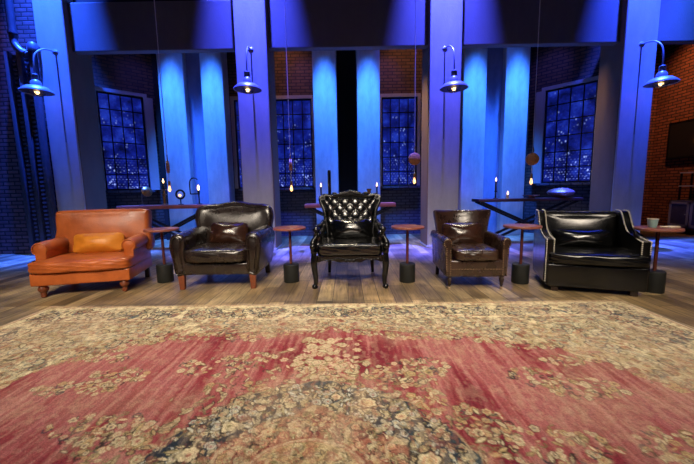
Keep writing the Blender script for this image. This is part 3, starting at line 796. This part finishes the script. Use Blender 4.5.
# --- 4: studded brown armchair on castors
def chair_stud(loc, rz):
    r = thing('armchair', 'chestnut brown armchair with brass nailheads and turned legs on castors', 'armchair', loc, rz, 'armchairs in a row')
    m = M['brown2']
    obj('base_frame', box(B(), (0, -.0, .25), (.70, .80, .19), .02, 3), m, r)
    obj('seat_cushion', super_cushion(B(), (0, -.10, .405), (.575, .70, .13), 8, 16, (0, .04, .2), 0, .006, 15), m, r)
    out = loop_outline([(-.36, .28), (-.375, .50), (-.40, .68), (-.425, .80), (-.40, .855), (-.2, .862), (0, .868), (.2, .862), (.40, .855), (.425, .80), (.40, .68), (.375, .50), (.36, .28), (0, .27)])
    obj('backrest', slab(B(), out, .15, .06, mapxz(.40, R(9), 1.15, .35), .03), m, r)
    for s in (-1, 1):
        b = B(); cx, cz, rad = s*.385, .54, .058
        arc = [(cx+s*rad*math.cos(R(-50)+R(255)*k/14), cz+rad*math.sin(R(-50)+R(255)*k/14)) for k in range(15)]
        o3 = arc+[(s*.325, .44), (s*.33, .30), (s*.33, .16), (s*.40, .16), (s*.408, .30)]
        slab(b, o3, .80, .015, lambda a, c, d: Vector((a, d-.0, c+.012*(d+.4))), .006)
        ar = obj('arm', b, m, r)
        nb = B()
        ring = [(cx+s*(rad-.012)*math.cos(R(-50)+R(255)*k/14), cz+(rad-.012)*math.sin(R(-50)+R(255)*k/14)) for k in range(15)]
        nail_line(nb, [(a, -.402, z) for a, z in ring], .02, .006)
        nail_line(nb, [(s*.341, -.402, .46), (s*.341, -.402, .17)], .02, .006); nail_line(nb, [(s*.397, -.402, .48), (s*.392, -.402, .17)], .02, .006)
        obj('nailheads', nb, M['nail_dull'], ar)
    nb = nail_line(B(), [(-.325, -.403, .245), (.325, -.403, .245)], .02, .0055)
    obj('nailheads', nb, M['nail_dull'], r)
    for sx in (-1, 1):
        lg = obj('leg', lathe(B(), [(.014, .035), (.018, .05), (.024, .06), (.02, .075), (.03, .10), (.034, .125), (.026, .14), (.034, .15), (.034, .165)], 16), M['leg_dark'], r, (sx*.345, -.36, 0))
        obj('castor', lathe(B(), [(0, -.012), (.018, -.012), (.02, -.006), (.02, .006), (.018, .012), (0, .012)], 14, Matrix.Translation((0, 0, .02)) @ Matrix.Rotation(PI/2, 4, 'Y')), M['nail_dull'], lg)
        b = box(B(), (0, 0, .085), (.05, .05, .17), .005)
        for v in b.verts:
            if v.co.z < .05: v.co.y += .04
        obj('leg', b, M['leg_dark'], r, (sx*.33, .34, 0))
    return r
chair_stud((1.47, 4.06, 0), R(-3)).scale = (.845, .95, 1.0)

# --- 5: wide black chair with silver nailheads
def chair_wide(loc, rz):
    r = thing('armchair', 'wide low black leather armchair with silver nailheads, far right of the row', 'armchair', loc, rz, 'armchairs in a row')
    m = M['black']; W = .90
    obj('base_frame', box(B(), (0, -.02, .185), (W-.0, .88, .25), .02, 3), m, r)
    obj('seat_cushion', super_cushion(B(), (.01, -.12, .375), (W+.03, .78, .125), 8, 16, (0, .03, .18), 0, .004, 21), m, r)
    out = [(-.405, .30), (-.405, .82), (-.39, .84), (.39, .84), (.405, .82), (.405, .30)]
    o2 = []
    for i in range(len(out)):
        a, c = Vector(out[i]), Vector(out[(i+1) % len(out)])
        o2 += [tuple(a.lerp(c, k/5)) for k in range(5)]
    obj('backrest', slab(B(), o2, .16, .05, mapxz(.33, R(9), 0, .35), .05), m, r)
    obj('top_piping', sweep(B(), [mapxz(.33, R(9), 0, .35)(x, .842, -.04) for x in (-.39, 0, .39)], .006, 6), M['black_gloss'], r)
    prof = [(p.x, p.y) for p in spl([(-.42, .575, 0), (-.30, .58, 0), (-.14, .595, 0), (0, .635, 0), (.11, .71, 0), (.18, .79, 0), (.245, .843, 0), (.30, .855, 0), (.42, .855, 0)], 5, False)]
    for s in (-1, 1):
        o3 = prof+[(.44, .70), (.42, .3), (.38, .08), (-.1, .08), (-.42, .08), (-.42, .3)]
        ar = obj('arm', slab(B(), o3, .095, .012, mapyz(s*.425), .0), m, r)
        for off in (-.036, .036):
            nb = B()
            nail_line(nb, [(s*.425+off, y-.002, z+.003) for y, z in prof], .02, .0085)
            nail_line(nb, [(s*.425+off, -.422, .57), (s*.425+off, -.422, .10 if s < 0 else .44)], .02, .0085)
            obj('nailheads', nb, M['nail'], ar)
    for sx in (-1, 1):
        for sy in (-.38, .36): obj('leg', box(B(), (0, 0, .034), (.07, .07, .068), .008), M['leg_dark'], r, (sx*.36, sy, 0))
    return r
chair_wide((2.76, 3.83, 0), R(-20)).scale = (1, .86, 1)

# --- cushions resting on the seats
def cushion(label, loc, size, tilt, rz, mat, seed, k=5, roll=0):
    b = B()
    Mx = Matrix.Rotation(-tilt, 4, 'X') @ Matrix.Rotation(roll, 4, 'Y')
    super_cushion(b, (0, 0, 0), size, k, 14, (0, .5, 0), .72, .012, seed, Mx)
    o = obj('cushion', b, mat, None, loc, (0, 0, rz)); tag(o, label, 'cushion', 'small cushions on the armchairs')
    w, t_, h = size
    pts = []
    for i in range(48):
        a = 2*PI*i/48; c, s = math.cos(a), math.sin(a)
        d = (abs(c)**k+abs(s)**k)**(1/k); x, z = c/d, s/d; cr = 1+.05*abs(x*z)
        pts.append(Mx @ Vector((x*cr*w/2, 0, z*cr*h/2)))
    obj('piping', sweep(B(), pts+pts[:1], .006, 6, False), mat, o)
    return o
def on_chair(loc, rz, p):
    v = Matrix.Rotation(rz, 4, 'Z') @ Vector(p); return (loc[0]+v.x, loc[1]+v.y, p[2])
cushion('golden leather cushion on the orange armchair', on_chair((-3.15, 4.17, 0), R(13.5), (.02, .02, .545)), (.54, .16, .24), R(18), R(13.5), M['orange_light'], 31, 6)
cushion('glossy brown cushion on the camel-back brown armchair', on_chair((-1.56, 4.30, 0), 0, (.0, .10, .615)), (.47, .16, .28), R(22), R(3), M['brown_gloss'], 32, 6, R(3))
cushion('glossy black cushion on the tufted black armchair', on_chair((.06, 4.27, 0), 0, (0, .06, .65)), (.50, .17, .26), R(22), 0, M['black_gloss'], 33, 5)
cushion('glossy brown cushion on the studded brown armchair', on_chair((1.47, 4.06, 0), 0, (-.03, .10, .575)), (.47, .17, .29), R(16), R(-3), M['brown_gloss'], 34, 7)
cushion('glossy black bolster cushion on the wide black armchair', on_chair((2.76, 3.83, 0), R(-20), (-.02, .09, .535)), (.58, .15, .21), R(15), R(-20), M['black_gloss'], 35, 7)

# ------------------------------------------------------------------ right side: picture, cabinet and shelf
t = thing('picture', 'dark abstract canvas on the right brick wall', 'picture', (8.33, 8.0, 2.25), -PI/2)
obj('canvas', box(B(), (0, -.03, 0), (1.55, .05, .84)), M['canvas'], t, None, None, False)
b = B()
for z in (-.43, .43): box(b, (0, -.03, z), (1.6, .07, .03))
for x in (-.79, .79): box(b, (x, -.03, 0), (.03, .07, .86))
obj('picture_frame', b, M['iron'], t, None, None, False)
t = thing('cabinet', 'grey cabinet with panelled doors at the right brick wall', 'cabinet', (8.02, 7.35, 0), -PI/2)
obj('carcass', box(B(), (0, 0, .46), (1.5, .42, .64), .006), M['cab'], t)
for k in range(3):
    d = obj('door', box(B(), (-.5+k*.5, -.215, .46), (.47, .02, .58), .004), M['cab'], t)
    b = B()
    for z in (.2, .72): box(b, (-.5+k*.5, -.228, z), (.47, .014, .05))
    for x in (-.21, .21): box(b, (-.5+k*.5+x, -.228, .46), (.05, .014, .57))
    obj('door_frame', b, M['pillar'], d, None, None, False)
    obj('knob', ball(B(), (-.5+k*.5+.17, -.245, .46), .014), M['nail'], d)
for x in (-.7, .7):
    for y in (-.16, .16): obj('leg', box(B(), (x, y, .07), (.05, .05, .14)), M['iron'], t)
t = thing('shelf_unit', 'open dark shelf unit standing on the grey cabinet', 'shelf', (8.08, 7.35, .78), -PI/2)
for z in (.0, .32, .63): obj('shelf', box(B(), (0, 0, z+.012), (1.4, .3, .024)), M['pillar'] if z else M['iron'], t, None, None, False)
for x in (-.68, .68): obj('upright', box(B(), (x, .13, .32), (.03, .03, .64)), M['iron'], t, None, None, False)
for x in (-.68, .68): obj('upright', box(B(), (x, -.13, .32), (.03, .03, .64)), M['iron'], t, None, None, False)
o = obj('vase', lathe(B(), [(.06, 0), (.10, .06), (.11, .14), (.06, .22), (.07, .25), (0, .25)], 18), M['lacquer'], None, (8.05, 7.5, .805)); tag(o, 'dark round vase on the lower shelf by the right wall', 'vase')
o = obj('bowl', lathe(B(), [(.05, 0), (.13, .08), (.14, .12), (.12, .1), (0, .03)], 18), M['lacquer'], None, (8.05, 7.62, 1.125)); tag(o, 'dark bowl on the middle shelf by the right wall', 'bowl')

# ------------------------------------------------------------------ rug
def make_rug():
    cx, yb, W, D = -.16, 3.275, 5.78, 4.25
    res = .0052; NU, NV = int(W/res)+1, int(D/2/res)+1
    rs = np.random.RandomState(11)
    u = np.linspace(-W/2, W/2, NU); v = np.linspace(0, D/2, NV)
    U, V = np.meshgrid(u, v)
    def noise(shape, cell_u, cell_v, oct=3):
        out = np.zeros(shape); amp = 1; tot = 0
        for o in range(oct):
            gu, gv = max(2, int(W/cell_u*2**o)+2), max(2, int(D/2/cell_v*2**o)+2)
            g = rs.rand(gv, gu)
            xu = np.linspace(0, gu-1.001, shape[1]); xv = np.linspace(0, gv-1.001, shape[0])
            iu, iv = xu.astype(int), xv.astype(int); fu, fv = xu-iu, xv-iv
            fu, fv = fu*fu*(3-2*fu), fv*fv*(3-2*fv)
            a = g[np.ix_(iv, iu)]; b = g[np.ix_(iv, iu+1)]; c = g[np.ix_(iv+1, iu)]; d = g[np.ix_(iv+1, iu+1)]
            out += amp*((a*(1-fu)+b*fu)*(1-fv)[:, None]+(c*(1-fu)+d*fu)*fv[:, None]); tot += amp; amp *= .5
        return out/tot
    S = (NV, NU)
    C = lambda r, g, b: np.array(srgb(r, g, b)[:3])
    cream, tan, gold = C(204, 190, 150), C(172, 154, 116), C(184, 160, 112)
    red, red2, pink = C(130, 42, 52), C(100, 28, 40), C(176, 120, 110)
    navy, teal, rust, olive, dark = C(40, 48, 58), C(92, 104, 102), C(150, 88, 70), C(112, 104, 68), C(50, 42, 38)
    img = np.zeros(S+(3,))
    def lerp(a, b, t): return a*(1-t[..., None])+b*t[..., None]
    ss = lambda x, a, b: np.clip((x-a)/(b-a), 0, 1)**2*(3-2*np.clip((x-a)/(b-a), 0, 1))
    # cream spandrels
    n1, n2 = noise(S, .25, .25), noise(S, .06, .06)
    base = lerp(np.broadcast_to(tan, S+(3,)), np.broadcast_to(cream, S+(3,)), ss(n1*.6+n2*.4, .35, .62))
    img[:] = base
    # red field with abrash streaks along v
    st = noise(S, .035, 1.0, 3); st2 = noise(S, .35, .6, 3); st3 = noise(S, .014, .8, 2)
    fld = lerp(np.broadcast_to(red, S+(3,)), np.broadcast_to(pink, S+(3,)), np.clip(.03+ss(st2*.6+st*.4, .38, .68)*.5+ss(st3*.75+st*.25, .50, .74)*.38, 0, .85))
    fld = lerp(fld, np.broadcast_to(red2, S+(3,)), ss(st2*.7+st*.3, .50, .28)*.65)
    bu = np.array([-2.3, -2.05, -1.98, -1.80, -1.62, -1.45, -1.16, -.89, -.60, -.40, -.07, .2, .41, .73, .95, 1.2, 1.48, 1.56, 1.7, 1.78, 1.95, 2.1, 2.3])-cx
    bv = 3.275-np.array([1.2, 2.0, 2.18, 2.30, 2.48, 2.53, 2.59, 2.62, 2.62, 2.66, 2.68, 2.63, 2.58, 2.55, 2.50, 2.36, 2.36, 2.20, 2.08, 1.90, 1.74, 1.60, 1.1])
    bound = np.interp(u, bu, bv, left=9, right=9)
    bound = bound+.035*np.abs(np.sin(u*5.2))+.016*np.abs(np.sin(u*15))-.03
    n3 = noise(S, .16, .16, 2)
    dist = V-bound[None, :]+(n2-.5)*.07+(n3-.5)*.16
    fm = ss(dist, -.006, .012)
    img = lerp(img, fld, fm)
    ol = np.exp(-((dist+.004)/.010)**2)*.75; img = lerp(img, np.broadcast_to(dark*.9, S+(3,)), ol)

    def stamp(u0, v0, r, fn):
        i0, i1 = int((v0-r)/res), int((v0+r)/res)+2; j0, j1 = int((u0-r+W/2)/res), int((u0+r+W/2)/res)+2
        i0, j0 = max(i0, 0), max(j0, 0); i1, j1 = min(i1, NV), min(j1, NU)
        if i1 <= i0 or j1 <= j0: return
        fn(slice(i0, i1), slice(j0, j1), U[i0:i1, j0:j1]-u0, V[i0:i1, j0:j1]-v0)
    def rosette(u0, v0, r, n, cols, ph=0, a=1.):
        out, pet, ring, core = cols
        def fn(si, sj, x, y):
            rho = np.hypot(x, y); th = np.arctan2(y, x)+ph
            Rr = r*(.78+.22*np.abs(np.cos(n*th/2)))
            t = img[si, sj]
            for (f, c) in ((1., out), (.80, pet), (.5, ring), (.38, pet), (.24, core)):
                m = ss(rho-Rr*f, .004, -.004)*a; t = lerp(t, np.broadcast_to(c, t.shape), m)
            img[si, sj] = t
        stamp(u0, v0, r*1.05, fn)
    def leaf(u0, v0, L, w, ang, fill, out, a=1.):
        ca, sa = math.cos(ang), math.sin(ang)
        def fn(si, sj, x, y):
            p, q = x*ca+y*sa, -x*sa+y*ca
            d = np.abs(q)-w*np.clip(1-(p/L)**2, 0, 1)
            d = np.where(np.abs(p) > L, 9, d); t = img[si, sj]
            t = lerp(t, np.broadcast_to(out, t.shape), ss(d, .003, -.003)*a)
            t = lerp(t, np.broadcast_to(fill, t.shape), ss(d+max(.006, w*.32), .003, -.003)*a); img[si, sj] = t
        stamp(u0, v0, L*1.1, fn)
    def curl(u0, v0, r, col, a=.85, wd=.005, ph=0, arc=4.2):
        def fn(si, sj, x, y):
            rho = np.hypot(x, y); th = (np.arctan2(y, x)-ph) % (2*PI)
            m = np.exp(-((rho-r*(.55+.45*th/(2*PI)))/wd)**2)*(th < arc)*a
            img[si, sj] = lerp(img[si, sj], np.broadcast_to(col, img[si, sj].shape), m)
        stamp(u0, v0, r*1.2, fn)
    pick = lambda L: L[rs.randint(len(L))]
    def florals(n, inside, palette, outs, rmin, rmax, a=1.):
        k = 0; tries = 0
        while k < n and tries < n*40:
            tries += 1
            u0, v0 = rs.uniform(-W/2, W/2), rs.uniform(0, D/2+.05)
            if not inside(u0, v0): continue
            k += 1; r = rs.uniform(rmin, rmax); q = rs.rand()
            if q < .38: rosette(u0, v0, r, rs.randint(5, 8), (pick(outs), pick(palette), pick(outs+[rust]), pick([rust, gold, red])), rs.rand()*6, a)
            elif q < .72: leaf(u0, v0, r*1.3, r*.5, rs.rand()*6.28, pick(palette), pick(outs), a)
            else: curl(u0, v0, r*1.1, pick(outs), .95*a, max(.005, r*.14), rs.rand()*6.28)
    bnd = lambda x: float(np.interp(x, u, bound))
    edge = lambda a, b: min(b, W/2-abs(a))
    # spandrel florals
    florals(2300, lambda a, b: b < bnd(a)-.01 and edge(a, b) > .40, [cream, cream, tan, C(190, 170, 120)], [olive, dark, teal, rust, rust, olive], .016, .042, .5)
    florals(420, lambda a, b: b < bnd(a)-.02 and edge(a, b) > .40, [cream, tan], [navy, dark, teal], .03, .06, .8)
    # field bouquets
    CL = [(-1.45, 1.96, .20, .10), (-1.68, 1.84, .17, .08), (-1.48, 1.84, .12, .06), (-.86, 2.08, .26, .12), (-.66, 2.18, .17, .08), (.36, 1.96, .26, .14), (.50, 2.06, .15, .1),
          (1.15, 1.92, .18, .10), (1.36, 1.80, .22, .10), (.92, 1.36, .30, .12), (-1.22, 1.50, .26, .10), (-1.05, 1.40, .22, .12), (1.5, 1.34, .2, .14), (.66, 1.52, .16, .1), (-.78, 2.52, .2, .07), (.6, 2.48, .28, .05), (-1.7, 2.2, .2, .06), (1.45, 2.1, .18, .06)]
    for (x, y, ru, rv) in CL:
        for k in range(int(2100*ru*rv)+14):
            a = rs.rand()*6.28; q = math.sqrt(rs.rand()); u0, v0 = x-cx+ru*q*math.cos(a), yb-y+rv*q*math.sin(a); r = rs.uniform(.012, .03)
            z = rs.rand()
            if z < .45: rosette(u0, v0, r, rs.randint(5, 8), (pick([dark, olive, tan, rust]), pick([cream, cream, gold]), pick([rust, red2]), pick([rust, navy, gold])), rs.rand()*6, .9)
            elif z < .8: leaf(u0, v0, r*1.2, r*.5, rs.rand()*6.28, pick([cream, cream, gold, tan]), pick([dark, olive, rust]), .85)
            else: curl(u0, v0, r*1.2, pick([dark, navy, olive]), .9, .006, rs.rand()*6)
    # ragged bouquets along the field edge
    florals(520, lambda a, b: -.05 < b-bnd(a) < .09, [cream, cream, tan, gold], [dark, olive, rust, olive], .014, .034, .85)
    florals(90, lambda a, b: -.16 < b-bnd(a) < -.02, [red, pink, rust], [tan, olive, red2], .02, .05, .6)
    # washed cream pendant column above the medallion
    for k in range(200):
        u0, v0 = rs.normal(0, .12), rs.uniform(.80, 1.40)
        r = rs.uniform(.018, .042)
        if rs.rand() < .5: rosette(u0, v0, r, 6, (pick([tan, olive, rust]), cream, pink, pick([red, tan])), 0, .75)
        else: leaf(u0, v0, r*1.2, r*.5, rs.rand()*6.28, pick([cream, tan]), pick([pink, rust, olive]), .75)
    # medallion
    vc = yb-1.14; rho = np.hypot(U, V-vc); th = np.arctan2(U, -(V-vc))
    Ro = .66+.05*np.abs(np.cos(th*5))+.025*np.abs(np.cos(th*15+1))+(n1-.5)*.12
    halo = lambda a, b: .66 < math.hypot(a, b-vc) < 1.02 and rs.rand() < (1.05-math.hypot(a, b-vc))*2.2
    florals(420, halo, [cream, tan, gold], [dark, olive, rust], .014, .036, .85)
    def disc(Rr, col, a=1.):
        nonlocal img
        img = lerp(img, np.broadcast_to(col, S+(3,)), ss(rho-Rr, .006, -.006)*a)
    disc(Ro+.022, red2, .4); disc(Ro+.010, tan, .6); disc(Ro, navy)
    img = lerp(img, np.broadcast_to(teal, S+(3,)), ss(rho-Ro, .004, -.004)*ss(n1, .5, .68)*.35)
    Ri = .43+.05*np.abs(np.cos(th*6))+(n1-.5)*.1
    florals(1100, lambda a, b: .43 < math.hypot(a, b-vc) < .72, [cream, tan, C(190, 190, 170)], [dark, navy, navy, olive], .012, .032)
    for k in range(18):
        a = 2*PI*(k+.5+rs.uniform(-.3, .3))/18; q = .575+rs.uniform(-.05, .05)
        rosette(q*math.sin(a), vc-q*math.cos(a), rs.uniform(.035, .065), rs.randint(5, 9), (dark, cream, pick([C(190, 140, 104), rust, tan]), pick([rust, gold, olive])), a)
    disc(Ri+.008, dark, .7); disc(Ri, C(150, 104, 82)); img = lerp(img, np.broadcast_to(tan, S+(3,)), ss(rho-Ri, .004, -.004)*ss(n2, .42, .6)*.8)
    florals(760, lambda a, b: .27 < math.hypot(a, b-vc) < .45, [cream, tan, gold, C(196, 152, 118)], [rust, dark, red2, olive], .010, .028)
    disc(.285, C(130, 60, 50), .7); disc(.275, cream, .6); disc(.262, rust, .7); disc(.255, C(178, 158, 116))
    florals(330, lambda a, b: math.hypot(a, b-vc) < .24, [cream, gold], [olive, dark, rust], .014, .028, .85)
    rosette(0, vc, .11, 8, (dark, cream, rust, gold))
    # borders
    E = np.minimum(V, W/2-np.abs(U))
    ebm = ss(E, .40, .385)
    bb = lerp(np.broadcast_to(tan, S+(3,)), np.broadcast_to(cream*1.08, S+(3,)), ss(n2*.6+n1*.4, .3, .5))
    img = lerp(img, bb, ebm)
    florals(520, lambda a, b: .11 < edge(a, b) < .36, [cream, tan, C(196, 180, 140)], [navy, navy, teal, dark], .035, .07, .95)
    florals(420, lambda a, b: .12 < edge(a, b) < .35, [cream, teal, teal, tan], [navy, navy, dark], .02, .045, .9)
    florals(260, lambda a, b: .03 < edge(a, b) < .10 or .37 < edge(a, b) < .42, [cream, tan], [rust, olive, teal], .012, .024, .7)
    for e0, wd, c, a in ((.105, .006, olive, .6), (.365, .007, rust, .6), (.425, .006, dark, .5), (.02, .012, rust, .55)):
        img = lerp(img, np.broadcast_to(c, S+(3,)), np.exp(-((E-e0)/wd)**2)*a)
    fine, fine2 = noise(S, .022, .03, 2), noise(S, .03, .04, 2)
    notfield = 1-fm*(rho > Ro)*(E > .40)*.72
    img = lerp(img, np.broadcast_to(dark, S+(3,)), ss(fine, .58, .74)*.42*notfield)
    img = lerp(img, np.broadcast_to(rust, S+(3,)), ss(fine2, .62, .76)*.40*notfield)
    img = lerp(img, np.broadcast_to(cream*1.05, S+(3,)), ss(fine2, .40, .26)*.45*notfield)
    # long wear: threadbare fading toward tan and per-knot variation
    wu, wv = noise(S, .09, .09, 3)-.5, noise(S, .09, .09, 3)-.5
    jj = np.clip((np.arange(NU)[None, :]+wu*.022/res).round().astype(int), 0, NU-1); ii_ = np.clip((np.arange(NV)[:, None]+wv*.03/res).round().astype(int), 0, NV-1)
    inner = ss(E, .0, .12)
    img = lerp(img, img[ii_, jj], (inner > .5)*1.)
    wear = np.clip(ss(noise(S, .4, .6, 5), .46, .70)*.22+ss(noise(S, .03, .09, 3), .5, .75)*.22, 0, .5)
    img = lerp(img, np.broadcast_to(C(182, 156, 126), S+(3,)), wear)
    img *= (.78+.5*rs.rand(*S))[..., None]
    img = np.clip(img, 0, 1)
    # mesh: fine rows in the back half, coarser mirrored rows in the front half
    vr = list(v)+list(np.arange(D/2+.02, D, .02))+[D]
    NR = len(vr); vr = np.array(vr)
    idx = np.clip(np.round(np.minimum(vr, D-vr)/res).astype(int), 0, NV-1)
    cols = img[idx]
    fold = .0025*np.sin(u*3.1)[None, :]*np.sin(vr*4.3)[:, None]
    X = np.broadcast_to(u, (NR, NU)); Y = np.broadcast_to(-vr[:, None], (NR, NU)); Z = .013+fold*.6
    co = np.stack([X, Y, Z], -1).reshape(-1, 3)
    ii = np.arange(NR*NU).reshape(NR, NU)
    q = np.stack([ii[:-1, :-1], ii[1:, :-1], ii[1:, 1:], ii[:-1, 1:]], -1).reshape(-1, 4)
    me = bpy.data.meshes.new('rug')
    me.vertices.add(len(co)); me.vertices.foreach_set('co', co.astype(np.float32).ravel())
    me.loops.add(q.size); me.loops.foreach_set('vertex_index', q.astype(np.int32).ravel())
    me.polygons.add(len(q)); me.polygons.foreach_set('loop_start', (np.arange(len(q))*4).astype(np.int32))
    me.polygons.foreach_set('loop_total', np.full(len(q), 4, np.int32))
    me.update(calc_edges=True)
    at = me.color_attributes.new('weave', 'FLOAT_COLOR', 'POINT')
    at.data.foreach_set('color', np.concatenate([cols.reshape(-1, 3), np.ones((NR*NU, 1))], 1).astype(np.float32).ravel())
    t = NT('worn_wool_weave'); b = t.b; b.inputs['Roughness'].default_value = .95; b.inputs['Specular IOR Level'].default_value = .12
    a = t.n.new('ShaderNodeVertexColor'); a.layer_name = 'weave'
    mp = t.coords(); nz = t.add('ShaderNodeTexNoise', Scale=260., Detail=2.); t.link(mp, 'Vector', nz, 'Vector')
    rp = t.ramp(nz, 'Fac', [(.3, (.72, .72, .72, 1)), (.7, (1.15, 1.15, 1.15, 1))])
    mx = t.add('ShaderNodeMix', data_type='RGBA', blend_type='MULTIPLY'); mx.inputs[0].default_value = .8
    t.t.links.new(a.outputs['Color'], mx.inputs[6]); t.t.links.new(rp.outputs['Color'], mx.inputs[7])
    t.t.links.new(mx.outputs[2], b.inputs['Base Color'])
    t.bump(nz, 'Fac', .3, .004)
    me.materials.append(t.m)
    root = thing('rug', 'large worn red and cream Persian-style rug with central medallion', 'rug', (cx, yb, 0), R(-.8))
    o = bpy.data.objects.new('pile', me); COL.objects.link(o); o.parent = root
    for x in (-W/2, W/2): obj('selvedge', box(B(), (x, -D/2, .007), (.016, D, .013), .004), M['wax_pale'], root)
    for y in (0, -D): obj('end_binding', box(B(), (0, y, .006), (W, .018, .011), .003), M['console_top'], root)
    b = B(); box(b, (0, -D/2, .004), (W-.01, D-.01, .006)); obj('backing', b, M['paper'], root)
make_rug()

# ------------------------------------------------------------------ lights
def look(o, tgt):
    d = Vector(tgt)-o.location; o.rotation_euler = d.to_track_quat('-Z', 'Y').to_euler()
def spot(name, loc, tgt, energy, col, angle, blend=.6, size=.15):
    l = bpy.data.lights.new(name, 'SPOT'); l.energy = energy; l.color = col; l.spot_size = R(angle); l.spot_blend = blend; l.shadow_soft_size = size
    o = bpy.data.objects.new(name, l); COL.objects.link(o); o.location = loc; look(o, tgt); return o
def area(name, loc, tgt, energy, col, sx, sy, spread=180):
    l = bpy.data.lights.new(name, 'AREA'); l.energy = energy; l.color = col; l.shape = 'RECTANGLE'; l.size = sx; l.size_y = sy; l.spread = R(spread)
    o = bpy.data.objects.new(name, l); COL.objects.link(o); o.location = loc; look(o, tgt); return o
WARM = (1, .85, .68); BLUE = (.05, .14, 1); CYAN = (.06, .34, 1); VIO = (.16, .16, 1)
# studio key spots from high in front, one pair per side of the row
for x, tx, e in ((-2.9, -2.9, 38), (0, 0, 38), (2.9, 2.9, 25)):
    area('key_light', (x*.9, -2.0, 4.6), (tx, 3.8, .0), e, WARM, 2.2, 1.5, 46)
area('rug_light', (.3, 1.2, 5.6), (.3, 2.3, 0), 40, (1, .90, .74), 2.4, 1.2, 80)
# warm back lights above the beams
for x in (-3.2, 0, 3.0):
    spot('back_light', (x*1.05-.3, 6.95, 5.5), (x, 3.95, .3), 1450, (1, .86, .62), 40, .7, .45)
# unseen warm spots added behind the beams to tint the left flanks of the two right-hand pillars
spot('flank_fill', (.3, 6.95, 4.6), (1.6, 6.85, 1.6), 520, (1, .72, .48), 46, 1., .05)
spot('flank_fill', (3.7, 6.95, 4.8), (5.15, 6.85, 1.9), 900, (1, .72, .48), 46, 1., .05)
# blue washes straight down the pillar faces
for (a, c), col in zip(PX, ((.02, .09, 1), (.05, .07, 1), (.06, .075, 1), (.025, .065, 1))):
    x = (a+c)/2
    spot('pillar_wash', (x, 6.1, 9.2), (x, 6.95, 0), 58000, col, 25, 1., .05)
# blue top light in each bay, onto floor, pilasters and windows
for x, e in ((-3.5, 6000), (0.08, 6000), (3.66, 6000)):
    spot('floor_wash', (x, 7.3, 6.5), (x, 6.75, 0), e, (.03, .15, 1), 42, .9, .3)
for a, c, y, lab in PQ:
    x = (a+c)/2
    spot('pilaster_wash', (x, y-.7, 5.6), (x, y, 2.0), 5600, (.03, .17, 1), 28, .9, .1)
# warm accents on the brick
for p, tg, e in (((-5.2, 7.0, 5.0), (-5.2, 7.9, 3.7), 120), ((-1.35, 7.5, 4.9), (-1.5, 8.6, 3.9), 45), ((1.4, 7.5, 4.9), (1.5, 8.6, 3.9), 45), ((7.0, 7.4, 5.2), (8.3, 7.9, 3.4), 330), ((-7.2, 5.6, 5.4), (-6.9, 6.6, 3.0), 25)):
    spot('brick_accent', p, tg, e, (1, .42, .15), 80, .8, .1)
for p, tg, e in (((-4.45, 7.1, 5.0), (-4.75, 8.2, 3.6), 70), ((-1.0, 7.6, 5.0), (-1.0, 8.6, 3.8), 60), ((1.0, 7.6, 5.0), (1.0, 8.6, 3.8), 60), ((4.5, 7.1, 5.0), (4.75, 8.3, 3.6), 100)):
    spot('brick_accent', p, tg, e, (.10, .10, 1), 44, 1., .1)
# blue floor pools at the two sides
spot('side_wash', (-6.4, 5.3, 6.5), (-6.2, 5.5, 0), 1200, (.02, .2, 1), 40, 1., .15)
spot('side_wash', (6.6, 6.2, 6.5), (6.4, 6.3, 0), 3600, (.03, .13, 1), 46, 1., .15)

w = bpy.data.worlds.new('studio'); sc.world = w; w.use_nodes = True
w.node_tree.nodes['Background'].inputs[0].default_value = (.02, .03, .10, 1); w.node_tree.nodes['Background'].inputs[1].default_value = .25

# ------------------------------------------------------------------ camera
cam = bpy.data.cameras.new('camera'); co = bpy.data.objects.new('camera', cam); COL.objects.link(co)
cam.sensor_width = 36; cam.lens = 335/694*36; cam.clip_start = .05
p_, r_ = R(7.1), R(1.0)
fw = Vector((0, math.cos(p_), -math.sin(p_))); u0 = Vector((0, math.sin(p_), math.cos(p_))); r0 = Vector((1, 0, 0))
rt = r0*math.cos(r_)-u0*math.sin(r_); up = r0*math.sin(r_)+u0*math.cos(r_)
mt = Matrix((rt, up, -fw)).transposed().to_4x4(); mt.translation = (0, 0, 1.15)
co.matrix_world = mt
sc.camera = co
vs = sc.view_settings; vs.view_transform = 'Standard'; vs.look = 'None'; vs.exposure = 0; vs.gamma = 1; vs.use_curve_mapping = False
